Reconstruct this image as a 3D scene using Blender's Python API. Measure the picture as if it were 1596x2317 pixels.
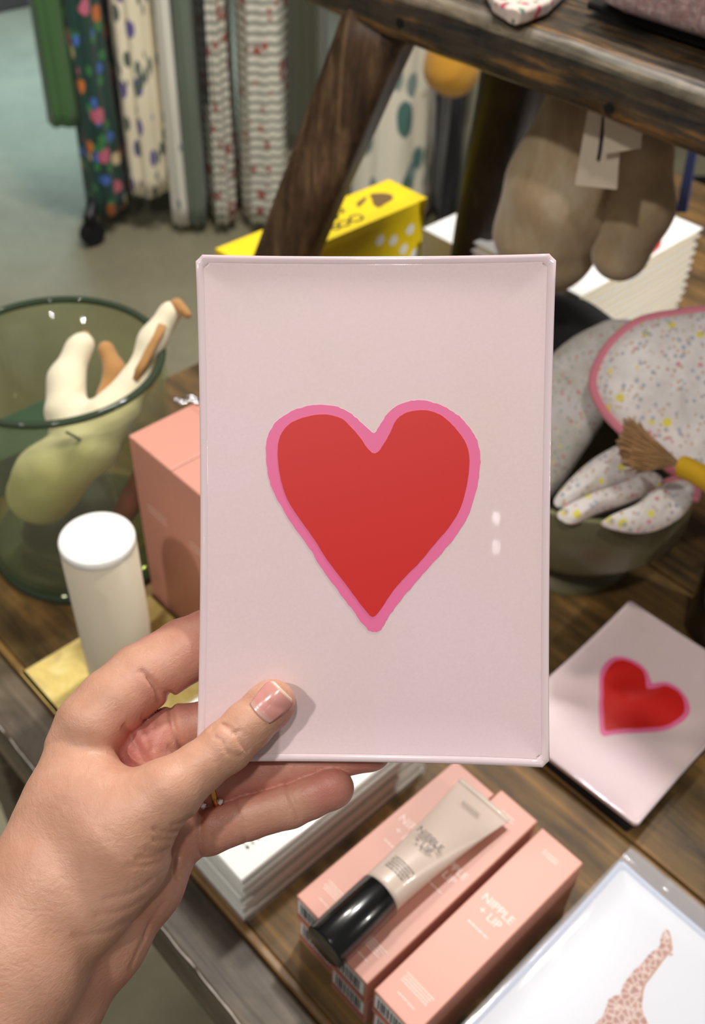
import bpy, bmesh, math, random
import numpy as np
from mathutils import Vector, Matrix, noise, geometry
for o in list(bpy.data.objects): bpy.data.objects.remove(o)
S = bpy.context.scene; COL = S.collection
random.seed(7); rng = np.random.default_rng(7)

# ---------------------------------------------------------------- camera, light, exposure
T = 0.75                                   # table top height
CAMZ = 0.66                                # camera height above the table top
IW, IH, F = 1596., 2317., 2305.27
pit, rol, yaw = 0.75275395, 0.04095303, -3.92215381
cy, sy, cp, sp = math.cos(yaw), math.sin(yaw), math.cos(pit), math.sin(pit)
WV = Vector((cy*cp, sy*cp, -sp)); r0 = Vector((sy, -cy, 0)); u0 = r0.cross(WV)
RV = r0*math.cos(rol) + u0*math.sin(rol); UV = -r0*math.sin(rol) + u0*math.cos(rol)
CAM = Vector((0, 0, T+CAMZ))
cd = bpy.data.cameras.new('camera'); cam = bpy.data.objects.new('camera', cd); COL.objects.link(cam)
cam.matrix_world = Matrix((( RV.x, UV.x, -WV.x, CAM.x), (RV.y, UV.y, -WV.y, CAM.y), (RV.z, UV.z, -WV.z, CAM.z), (0, 0, 0, 1)))
cd.sensor_fit = 'VERTICAL'; cd.sensor_height = 24; cd.lens = 24*F/IH
cd.clip_start = 0.02; cd.clip_end = 60
cd.dof.use_dof = True; cd.dof.focus_distance = 0.357; cd.dof.aperture_fstop = (cd.lens/1000)/0.0028
S.camera = cam
S.view_settings.view_transform = 'Standard'; S.view_settings.look = 'None'
S.view_settings.exposure = 0.0; S.view_settings.gamma = 1; S.view_settings.use_curve_mapping = False
wd = bpy.data.worlds.new('world'); S.world = wd; wd.use_nodes = True
wd.node_tree.nodes['Background'].inputs[0].default_value = (1.0, 0.95, 0.89, 1)
wd.node_tree.nodes['Background'].inputs[1].default_value = 0.16

def area(name, loc, target, power, size, color):
    l = bpy.data.lights.new(name, 'AREA'); l.shape = 'DISK'; l.size = size; l.energy = power; l.color = color
    o = bpy.data.objects.new(name, l); COL.objects.link(o); o.location = loc
    d = Vector(target)-Vector(loc); o.rotation_euler = d.to_track_quat('-Z', 'Y').to_euler(); return o
area('ceiling_spot', (-.17, -1.35, T+2.2), (-.3, .3, T), 22, .12, (1, .955, .91))
area('ceiling_spot', (-.62, 1.30, T+2.2), (-.35, .4, T), 36, .16, (1, .965, .93))
area('ceiling_spot', (.35, -.45, T+2.1), (-.1, .25, T), 11, .12, (1, .95, .88))
area('rack_spot', (-1.3, 1.1, T+2.3), (-2.2, 1.9, T-.6), 32, .3, (1, .93, .84))
area('stack_fill_light', (1.0, 1.0, T+.75), (-.5, .93, T+.03), 2.6, .10, (1, .95, .86)).data.spread = math.radians(70)  # added fill light for the right side of the book stack
area('cool_floor_fill', (-3.6, 1.75, 2.3), (-3.45, 1.75, 0), 24, .5, (.52, .78, 1.0)).data.spread = math.radians(75)  # added cool light, stands in for daylight reflected on the far floor

# ---------------------------------------------------------------- helpers
def U(px, py, z=0.0):
    """point of the plane z above the table top seen at photo pixel px,py"""
    d = RV*(px-IW/2) - UV*(py-IH/2) + WV*F
    return CAM + d*((z+T-CAM.z)/d.z)
def UD(px, py, depth):
    return CAM + RV*((px-IW/2)/F*depth) - UV*((py-IH/2)/F*depth) + WV*depth
def UP(px, py, p0, n):
    d = RV*(px-IW/2) - UV*(py-IH/2) + WV*F
    return CAM + d*((Vector(p0)-CAM).dot(Vector(n))/d.dot(Vector(n)))

def tag(o, label=None, cat=None, group=None, kind=None):
    if label: o['label'] = label
    if cat: o['category'] = cat
    if group: o['group'] = group
    if kind: o['kind'] = kind
    return o
def empty(name, loc=(0, 0, 0), rz=0):
    o = bpy.data.objects.new(name, None); COL.objects.link(o); o.location = loc; o.rotation_euler = (0, 0, rz)
    o.empty_display_size = .02; return o
def link(name, me, m=None, parent=None, smooth=False):
    o = bpy.data.objects.new(name, me); COL.objects.link(o)
    if m is not None: me.materials.append(m)
    if smooth: me.polygons.foreach_set('use_smooth', [True]*len(me.polygons))
    if parent is not None:
        o.parent = parent
    return o
def mesh(name, vs, fs, m=None, parent=None, smooth=False):
    me = bpy.data.meshes.new(name); me.from_pydata([tuple(v) for v in vs], [], fs); me.update()
    return link(name, me, m, parent, smooth)
def from_bm(name, bm, m=None, parent=None, smooth=False):
    bmesh.ops.recalc_face_normals(bm, faces=bm.faces)
    me = bpy.data.meshes.new(name); bm.to_mesh(me); bm.free(); return link(name, me, m, parent, smooth)
def bevel(o, w, seg=2):
    b = o.modifiers.new('bevel', 'BEVEL'); b.width = w; b.segments = seg; b.limit_method = 'ANGLE'; return o
def box(name, x0, x1, y0, y1, z0, z1, m, parent=None, bv=.001, seg=2):
    vs = [(x, y, z) for z in (z0, z1) for y in (y0, y1) for x in (x0, x1)]
    o = mesh(name, vs, [(0, 2, 3, 1), (4, 5, 7, 6), (0, 1, 5, 4), (2, 6, 7, 3), (0, 4, 6, 2), (1, 3, 7, 5)], m, parent)
    if bv: bevel(o, bv, seg)
    return o
def lathe(name, prof, m, parent=None, n=72, c=(0, 0, 0), closed=False):
    vs = []; fs = []
    for r, z in prof:
        for i in range(n):
            a = 2*math.pi*i/n; vs.append((c[0]+r*math.cos(a), c[1]+r*math.sin(a), c[2]+z))
    k = len(prof)
    for j in range(k if closed else k-1):
        j2 = (j+1) % k
        for i in range(n): fs.append((j*n+i, j*n+(i+1) % n, j2*n+(i+1) % n, j2*n+i))
    return mesh(name, vs, fs, m, parent, True)
def crom(pts, n=8, closed=False):
    pts = [Vector(p) for p in pts]; N = len(pts); out = []
    rngi = range(N) if closed else range(N-1)
    for i in rngi:
        p0 = pts[(i-1) % N] if closed or i > 0 else pts[0]; p1 = pts[i]; p2 = pts[(i+1) % N]
        p3 = pts[(i+2) % N] if closed or i < N-2 else pts[N-1]
        for k in range(n):
            t = k/n
            out.append(.5*((2*p1)+(p2-p0)*t+(2*p0-5*p1+4*p2-p3)*t*t+(3*p1-p0-3*p2+p3)*t**3))
    if not closed: out.append(pts[-1])
    return out
def tube(name, pts, rad, m, parent=None, n=10, closed=False, cap=True, flat=1.0):
    vs, fs = tube_data(pts, rad, n, closed, cap, flat); return mesh(name, vs, fs, m, parent, True)
def tube_data(pts, rad, n=10, closed=False, cap=True, flat=1.0):
    pts = [Vector(p) for p in pts]; N = len(pts); vs = []; fs = []
    rr = rad if isinstance(rad, (list, tuple)) else [rad]*N
    up = Vector((0, 0, 1)); t0 = (pts[1]-pts[0]).normalized()
    if abs(t0.dot(up)) > .9: up = Vector((1, 0, 0))
    nrm = (up - t0*up.dot(t0)).normalized()
    for i in range(N):
        a = pts[(i-1) % N] if closed or i > 0 else pts[0]; b = pts[(i+1) % N] if closed or i < N-1 else pts[-1]
        t = (b-a).normalized(); nrm = (nrm - t*nrm.dot(t)).normalized(); bi = t.cross(nrm)
        for k in range(n):
            an = 2*math.pi*k/n; vs.append(pts[i]+(nrm*math.cos(an)*flat+bi*math.sin(an))*rr[i])
    for i in range(N if closed else N-1):
        j = (i+1) % N
        for k in range(n): fs.append((i*n+k, i*n+(k+1) % n, j*n+(k+1) % n, j*n+k))
    if cap and not closed:
        fs.append(tuple(range(n))[::-1]); fs.append(tuple(range((N-1)*n, N*n)))
    return vs, fs
def ngon_solid(name, pts, nrm, th, m, parent=None):
    """flat outline (3D points) given a thickness th along nrm, triangulated"""
    pts = [Vector(p) for p in pts]; nrm = Vector(nrm).normalized(); n = len(pts); bm = bmesh.new()
    a = [bm.verts.new(p) for p in pts]; b = [bm.verts.new(p+nrm*th) for p in pts]
    for t_ in geometry.tessellate_polygon([pts]):
        bm.faces.new([b[i] for i in t_]); bm.faces.new([a[i] for i in t_[::-1]])
    for i in range(n): bm.faces.new((a[i], a[(i+1) % n], b[(i+1) % n], b[i]))
    return from_bm(name, bm, m, parent)

# ---------------------------------------------------------------- materials
def sr(c):
    return tuple(((v/255)/12.92 if v/255 <= .04045 else ((v/255+.055)/1.055)**2.4) for v in c)+(1,)
class MT:
    def __init__(s, name, col=(128, 128, 128), rough=.5, **kw):
        s.m = bpy.data.materials.new(name); s.m.use_nodes = True; s.nt = s.m.node_tree; s.b = s.nt.nodes['Principled BSDF']
        s.b.inputs['Base Color'].default_value = sr(col); s.b.inputs['Roughness'].default_value = rough
        for k, v in kw.items(): s.b.inputs[k.replace('_', ' ')].default_value = v
        s.tc = s.nt.nodes.new('ShaderNodeTexCoord')
    def node(s, t, **kw):
        n = s.nt.nodes.new(t)
        for k, v in kw.items():
            if hasattr(n, k): setattr(n, k, v)
            else: n.inputs[k].default_value = v
        return n
    def coords(s, scale=(1, 1, 1), rot=(0, 0, 0), src='Object'):
        mp = s.node('ShaderNodeMapping'); mp.inputs['Scale'].default_value = scale; mp.inputs['Rotation'].default_value = rot
        s.nt.links.new(s.tc.outputs[src], mp.inputs[0]); return mp.outputs[0]
    def noise(s, co, scale=5, detail=4, rough=.6, dist=0):
        n = s.node('ShaderNodeTexNoise', Scale=scale, Detail=detail, Roughness=rough, Distortion=dist); s.nt.links.new(co, n.inputs['Vector']); return n.outputs[0]
    def ramp(s, fac, stops, interp='LINEAR'):
        n = s.node('ShaderNodeValToRGB'); n.color_ramp.interpolation = interp; e = n.color_ramp.elements
        while len(e) < len(stops): e.new(.5)
        for i, (p, c) in enumerate(stops):
            e[i].position = p; e[i].color = sr(c) if not isinstance(c, (int, float)) else (c, c, c, 1)
        s.nt.links.new(fac, n.inputs[0]); return n.outputs[0]
    def mix(s, fac, a, b, mode='MIX'):
        n = s.node('ShaderNodeMix'); n.data_type = 'RGBA'; n.blend_type = mode
        for inp, v in ((n.inputs[0], fac), (n.inputs[6], a), (n.inputs[7], b)):
            if isinstance(v, bpy.types.NodeSocket): s.nt.links.new(v, inp)
            elif isinstance(v, tuple): inp.default_value = sr(v)
            else: inp.default_value = v
        return n.outputs[2]
    def col(s, out): s.nt.links.new(out, s.b.inputs['Base Color']); return s
    def rgh(s, out): s.nt.links.new(out, s.b.inputs['Roughness']); return s
    def bump(s, out, strength=.3, dist=.001):
        n = s.node('ShaderNodeBump', Strength=strength, Distance=dist); s.nt.links.new(out, n.inputs['Height']); s.nt.links.new(n.outputs[0], s.b.inputs['Normal']); return s

def wood(name, c1, c2, c3, axis='x', sc=1.0, rough=.5, bumpd=.001, coat=0):
    t = MT(name, rough=rough, Coat_Weight=coat, Coat_Roughness=.3)
    k = {'x': (1.2, 14, 14), 'y': (14, 1.2, 14), 'z': (14, 14, 1.2)}[axis]
    co = t.coords(tuple(v*sc for v in k)); n1 = t.noise(co, 4, 8, .65, .6)
    co2 = t.coords((sc, sc, sc)); n2 = t.noise(co2, 9, 5, .7, .3)
    a = t.ramp(n1, [(.3, c1), (.52, c2), (.72, c3)]); b = t.ramp(n2, [(.38, .35), (.6, 1.0)])
    t.col(t.mix(.75, a, b, 'MULTIPLY')); t.bump(n1, .5, bumpd); return t.m
M = {}
t = MT('concrete_floor', rough=.33); co = t.coords()
n = t.noise(co, 1.4, 6, .6, .4); n2 = t.noise(co, 30, 3)
t.col(t.mix(.25, t.ramp(n, [(.3, (126, 122, 102)), (.7, (156, 150, 124))]), t.ramp(n2, [(.3, .6), (.7, 1.0)]), 'MULTIPLY')); M['floor'] = t.m
M['wall'] = MT('dark_wall_paint', (74, 68, 66), .7).m
M['wood_top'] = wood('aged_table_wood', (50, 38, 18), (114, 86, 44), (164, 120, 62), 'x', .8, .62)
M['wood_frame'] = wood('grey_brown_frame_wood', (70, 58, 46), (104, 90, 74), (128, 114, 96), 'x', 1.2, .5)
M['wood_strip'] = wood('tan_strip_wood', (112, 80, 42), (150, 112, 64), (170, 134, 84), 'x', 1, .4)
M['worn'] = MT('chipped_pale_wood', (188, 178, 170), .6).m
M['wood_bench'] = wood('dark_worn_bench_wood', (32, 35, 39), (78, 68, 54), (172, 122, 60), 'x', 2.3, .25, .002)
M['wood_edge'] = wood('worn_edge_highlight_wood', (70, 66, 60), (132, 120, 100), (196, 178, 146), 'x', 2.3, .3, .002)  # worn seat edge, with its bright highlight painted into the pale tones
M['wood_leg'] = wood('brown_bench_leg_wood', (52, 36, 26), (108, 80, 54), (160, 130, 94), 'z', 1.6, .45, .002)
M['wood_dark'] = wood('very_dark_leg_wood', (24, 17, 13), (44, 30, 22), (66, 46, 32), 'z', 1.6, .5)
M['white'] = MT('white_paper', (246, 246, 244), .5).m
M['ivory'] = MT('ivory_pages', (226, 214, 186), .7).m
M['white_gloss'] = MT('white_glossy_print', (240, 243, 244), .3, Coat_Weight=.8, Coat_Roughness=.06).m
M['plastic_white'] = MT('white_cap_plastic', (242, 240, 236), .35).m
M['bottle'] = MT('frosted_white_bottle', (204, 192, 170), .38, Subsurface_Weight=.2, Subsurface_Scale=.01).m
M['black_plastic'] = MT('black_gloss_plastic', (10, 11, 13), .22, Coat_Weight=.4).m
M['black_ink'] = MT('black_ink', (28, 28, 26), .6).m
M['grey_ink'] = MT('grey_ink', (70, 70, 74), .6).m
M['white_ink'] = MT('white_ink', (246, 226, 214), .5).m
M['sage_ink'] = MT('pale_sage_ink', (150, 168, 150), .6).m
M['red_line'] = MT('brick_red_print', (170, 80, 62), .5).m
M['metal_black'] = MT('black_rack_metal', (22, 24, 28), .4, Metallic=.3).m
M['gold'] = MT('gold_metal', (226, 176, 96), .18, Metallic=1.0).m
M['stone'] = MT('clear_gemstone', (240, 240, 245), .05, Metallic=.6).m
M['silver'] = MT('silver_metal', (225, 225, 228), .15, Metallic=1.0).m
def clear(name, col, a=.25, rough=.05, ior=1.45):
    t = MT(name, col, rough, Coat_Weight=.5); tr = t.node('ShaderNodeBsdfTransparent'); tr.inputs[0].default_value = sr(col)
    mx = t.node('ShaderNodeMixShader'); mx.inputs[0].default_value = a
    t.nt.links.new(tr.outputs[0], mx.inputs[1]); t.nt.links.new(t.b.outputs[0], mx.inputs[2])
    t.nt.links.new(mx.outputs[0], t.nt.nodes['Material Output'].inputs[0]); return t.m
M['film'] = clear('clear_plastic_film', (252, 252, 250), .10)
M['sleeve'] = clear('clear_sleeve_film', (236, 236, 240), .2, .08)
M['green_glass'] = clear('pale_green_glass', (232, 234, 212), .07, .03)
M['green_glass_thick'] = clear('thick_green_glass', (98, 114, 92), .35, .03)
M['olive_glass'] = MT('dark_olive_glass', (92, 88, 62), .4, Coat_Weight=.15, Coat_Roughness=.1).m
M['olive_rim'] = MT('olive_glass_rim', (132, 134, 92), .15, Coat_Weight=.6).m
M['tray_edge'] = clear('pink_tinted_glass_edge', (236, 216, 220), .86, .08)
t = MT('printed_pink', (224, 196, 196), .45, Coat_Weight=.55, Coat_Roughness=.025); co = t.coords()
n = t.noise(co, 9, 5, .6, .5); n3 = t.noise(t.coords((1, 1, 1)), 900, 2)
t.col(t.mix(.35, t.ramp(n, [(.35, (222, 200, 198)), (.65, (226, 202, 208))]), t.ramp(n3, [(.3, .88), (.7, 1.0)]), 'MULTIPLY')); M['pink_print'] = t.m
M['heart_red'] = MT('heart_red_print', (204, 26, 20), .4, Coat_Weight=.6, Coat_Roughness=.025).m
M['heart_pink'] = MT('heart_pink_print', (230, 108, 156), .4, Coat_Weight=.6, Coat_Roughness=.025).m
M['pink_card'] = MT('salmon_pink_card', (206, 144, 126), .42).m
M['tube_body'] = MT('blush_tube_plastic', (216, 196, 182), .35, Coat_Weight=.2).m
M['yellow_card'] = MT('yellow_card', (244, 214, 26), .45).m
M['edge_blue'] = MT('pale_blue_print', (206, 216, 232), .35, Coat_Weight=.6).m
M['giraffe_line'] = MT('giraffe_edge_print', (214, 150, 104), .5).m
t = MT('giraffe_patches', rough=.5); co = t.coords()
v = t.node('ShaderNodeTexVoronoi', Scale=250.); v.feature = 'DISTANCE_TO_EDGE'; t.nt.links.new(co, v.inputs['Vector'])
t.col(t.ramp(v.outputs['Distance'], [(.03, (240, 214, 196)), (.09, (206, 140, 104)), (.35, (170, 88, 48))])); M['giraffe'] = t.m
t = MT('mottled_yellow_card', rough=.55); n = t.noise(t.coords(), 45, 5, .7, 1.0)
t.col(t.ramp(n, [(.32, (200, 176, 120)), (.5, (222, 198, 116)), (.66, (236, 216, 150))])); M['ycard'] = t.m
def fabric(name, base, rough=.85, sc=700, amt=.5):
    t = MT(name, base, rough, Sheen_Weight=.3); n = t.noise(t.coords(), sc, 2); t.bump(n, amt, .001); return t.m
M['plush_cream'] = fabric('cream_felt', (232, 222, 192)); M['plush_tan'] = fabric('tan_felt_stripe', (176, 128, 72))
t = MT('beige_velvet', (170, 146, 112), .75, Sheen_Weight=.6, Sheen_Roughness=.4); n = t.noise(t.coords((1, 1, .5)), 14, 5, .7, .5)
t.col(t.ramp(n, [(.3, (156, 130, 98)), (.5, (186, 162, 126)), (.7, (210, 194, 166))])); t.bump(t.noise(t.coords(), 900, 2), .4, .001); M['velvet'] = t.m
M['tag'] = MT('cream_card_tag', (214, 200, 178), .6).m
M['cord'] = MT('black_cord', (40, 38, 40), .7).m
t = MT('dusty_pink_fleece', (176, 128, 122), .9, Sheen_Weight=.8); n = t.noise(t.coords(), 170, 5, .8, .6)
t.col(t.ramp(n, [(.35, (130, 84, 80)), (.5, (176, 128, 122)), (.66, (232, 196, 190))])); t.bump(n, 1, .004); M['fleece'] = t.m
def print_fabric(name, base, specks, scale=60, thr=.16, rough=.8, base2=None, stretch=(1, 1, 1)):
    """cloth with scattered printed flecks"""
    t = MT(name, base, rough, Sheen_Weight=.2); cur = base
    co = t.coords(stretch); wob = t.noise(co, scale*.8, 3, .6)
    if base2 is not None: cur = t.ramp(t.noise(co, scale*.35, 4, .7), [(.42, base), (.6, base2)])
    for i, (c, s, th) in enumerate(specks):
        v = t.node('ShaderNodeTexVoronoi', Scale=scale*s, Randomness=1.0); mp = t.coords(stretch, (i*.7, i*.4, i*1.1)); t.nt.links.new(mp, v.inputs['Vector'])
        a = t.node('ShaderNodeMath'); a.operation = 'ADD'; t.nt.links.new(v.outputs['Distance'], a.inputs[0])
        w = t.node('ShaderNodeMath'); w.operation = 'MULTIPLY'; w.inputs[1].default_value = .25; t.nt.links.new(wob, w.inputs[0]); t.nt.links.new(w.outputs[0], a.inputs[1])
        f = t.ramp(a.outputs[0], [(th, 1.0), (th+.05, 0.0)]); cur = t.mix(f, cur, c)
    t.col(cur); t.bump(t.noise(t.coords(), 500, 2), .3, .001); return t.m
M['pouch'] = print_fabric('floral_quilt_print', (242, 234, 230), [((236, 222, 96), 1, .30), ((224, 150, 156), 1.5, .27), ((176, 182, 192), 2.2, .34), ((206, 178, 150), 2.9, .34)], 62, base2=(224, 216, 212))
M['pouch_grey'] = print_fabric('dense_floral_print', (196, 190, 180), [((206, 120, 124), 2, .30), ((150, 168, 152), 2.6, .34), ((226, 214, 110), 1.6, .24)], 72, base2=(214, 208, 206))
M['piping'] = fabric('pink_piping', (214, 126, 142)); M['tassel'] = fabric('brown_yarn', (138, 102, 60), .9, 500)
t = MT('yellow_knit', (236, 186, 30), .85); w = t.node('ShaderNodeTexWave', Scale=260., Distortion=2.0); t.nt.links.new(t.coords(), w.inputs['Vector']); t.bump(w.outputs[1], .8, .0015); M['knit'] = t.m
M['navy'] = fabric('navy_strap', (34, 48, 98)); M['kraft'] = MT('brown_kraft_card', (150, 116, 74), .7).m
M['dark_green_filler'] = fabric('dark_green_filler', (36, 42, 30))
M['teal'] = MT('teal_cover', (50, 88, 80), .5).m
M['dark'] = MT('near_black_fabric', (7, 7, 8), .9).m
M['mustard'] = fabric('mustard_felt', (206, 148, 40)); M['green_cloth'] = fabric('green_wool', (62, 104, 52)); M['olive_cloth'] = fabric('dark_olive_cloth', (62, 64, 44))
M['black_cloth'] = fabric('black_cloth', (20, 19, 26)); M['pale_blue'] = fabric('pale_blue_cloth', (160, 170, 180)); M['sage'] = fabric('sage_cloth', (104, 116, 100))
M['floral_dark'] = print_fabric('dark_jungle_print', (18, 62, 52), [((60, 130, 70), 1.4, .42), ((70, 110, 190), 1.0, .34), ((214, 120, 50), .8, .33), ((206, 106, 130), .8, .33), ((226, 206, 160), .7, .30)], 15)
M['lavender'] = print_fabric('cream_lavender_print', (236, 226, 198), [((96, 84, 150), 1.6, .40), ((80, 96, 88), 2.4, .46)], 16, stretch=(1, 1, .45))
M['pale_print'] = print_fabric('pale_teal_stripe_print', (222, 220, 208), [((110, 128, 134), .9, .28)], 16, stretch=(1, 1, .6))
M['leaf_print'] = print_fabric('ivory_teal_leaf_print', (228, 222, 204), [((130, 150, 146), 1.6, .42), ((72, 112, 108), 1.0, .42)], 12, stretch=(1, 1, .5))
M['black_leaf'] = print_fabric('cream_black_leaf_print', (150, 148, 124), [((24, 34, 36), .8, .50)], 10, stretch=(1, 1, .3))
t = MT('red_floral_stripe_print', rough=.8); co = t.coords()
w = t.node('ShaderNodeTexWave', Scale=13., Distortion=1.2); w.bands_direction = 'Z'; t.nt.links.new(co, w.inputs['Vector'])
v = t.node('ShaderNodeTexVoronoi', Scale=24.); t.nt.links.new(t.coords(), v.inputs['Vector'])
a = t.ramp(w.outputs[1], [(.35, (224, 220, 206)), (.6, (206, 204, 190)), (.8, (130, 134, 122))])
t.col(t.mix(t.ramp(v.outputs['Distance'], [(.22, 1.0), (.34, 0.0)]), a, (160, 84, 76))); M['red_stripe'] = t.m
M['pinkprint_tip'] = print_fabric('bright_floral_print', (214, 196, 184), [((206, 50, 90), 1.4, .34), ((90, 120, 100), 1.6, .34)], 60)

# ---------------------------------------------------------------- room shell
def struct(o): o['kind'] = 'structure'; return o
struct(box('floor', -4.9, 3.5, -2.5, 6.0, -.05, 0, M['floor'], None, 0))
struct(box('wall_back', -4.9, 1.5, 6.0, 6.1, 0, 3.3, M['wall'], None, 0))
c0 = U(0, 30, -T); c1 = U(120, 85, -T)
struct(box('wall_left', -4.9, -4.8, -2.5, 6.0, 0, 3.3, M['wall'], None, 0))
pl = box('display_plinth', -4.7, c0.x+.0, .4, 3.4, 0, .42, M['wall'], None, .01)
tag(pl, 'low dark plinth standing on the concrete floor at the far left', 'plinth')

# ---------------------------------------------------------------- table
YE = .128; XE = -.792
tb = empty('display_table', (-.3, .75, 0)); tag(tb, 'worn brown wooden display table with a raised tan strip along its grey edge', 'table')
def under(o, p): o.parent = p; o.matrix_parent_inverse = Matrix.Translation(p.location).inverted(); return o
under(box('frame_board', XE, .9, YE, .165, T-.06, T, M['wood_frame'], None, .003), tb)
under(box('edge_strip', XE, .9, .165, .171, T-.03, T+.004, M['wood_strip'], None, .0015), tb)
for i in range(5):
    y0 = .171+i*.24; under(box('top_plank', XE, .9, y0+.0008, y0+.2392, T-.03, T, M['wood_top'], None, .0015), tb)
ed = [Vector((x_, YE+.0012+.0008*noise.noise((x_*60, 0, 0)), T-.0012+.0008*noise.noise((x_*90, 4, 0)))) for x_ in np.arange(XE+.004, .895, .004)]
we = tube('worn_edge', [p-tb.location for p in ed], [.0006+.0013*max(0, noise.noise((p.x*70, 9, 2))) for p in ed], M['worn'], tb, 6)
for x in (XE+.06, .84):
    for y in (.20, 1.30): under(box('leg', x-.035, x+.035, y-.035, y+.035, 0, T-.03, M['wood_frame'], None, .004), tb)
under(box('apron', XE+.03, .87, .18, .205, T-.14, T-.03, M['wood_frame'], None, .002), tb)

# ---------------------------------------------------------------- heart tray
HO = [(797,785),(740,735),(680,690),(620,668),(550,665),(480,678),(420,705),(370,745),(340,800),(330,870),(338,960),(365,1050),(410,1130),(460,1205),(520,1290),(575,1380),(640,1470),(700,1550),(745,1610),(775,1645),(800,1655),(830,1645),(870,1580),(930,1500),(1000,1420),(1070,1340),(1140,1260),(1200,1170),(1235,1080),(1258,980),(1265,900),(1250,820),(1215,760),(1160,705),(1090,665),(1020,647),(950,650),(890,675),(850,715),(820,765)]
HI = [(797,875),(770,850),(735,800),(700,760),(660,725),(600,708),(540,710),(480,725),(430,750),(395,795),(382,850),(385,930),(400,1010),(430,1090),(480,1165),(540,1250),(590,1330),(650,1410),(710,1490),(760,1555),(795,1588),(830,1555),(880,1480),(940,1410),(1000,1350),(1070,1265),(1130,1195),(1175,1120),(1200,1040),(1215,950),(1215,880),(1195,820),(1150,760),(1100,715),(1040,690),(980,690),(930,705),(895,735),(870,790),(840,840),(820,868)]
HO = [(x/1.923+430, y/1.923+570) for x, y in HO]; HI = [(x/1.923+430, y/1.923+570) for x, y in HI]
TW, TH = .1240, .1775
CORN = [(437, 578, -.0015), (1246, 577, -.0059), (1251, 1733, .0015), (456, 1722, .0059)]
P4 = [UD(a, b, .355+c) for a, b, c in CORN]
cen = sum(P4, Vector())/4
ux = ((P4[1]-P4[0])+(P4[2]-P4[3])).normalized(); vy = ((P4[0]-P4[3])+(P4[1]-P4[2])); vy = (vy-ux*vy.dot(ux)).normalized(); nz = ux.cross(vy)
def held(px, py):
    p = UP(px, py, cen, nz)-cen; return (p.dot(ux), p.dot(vy))
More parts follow.
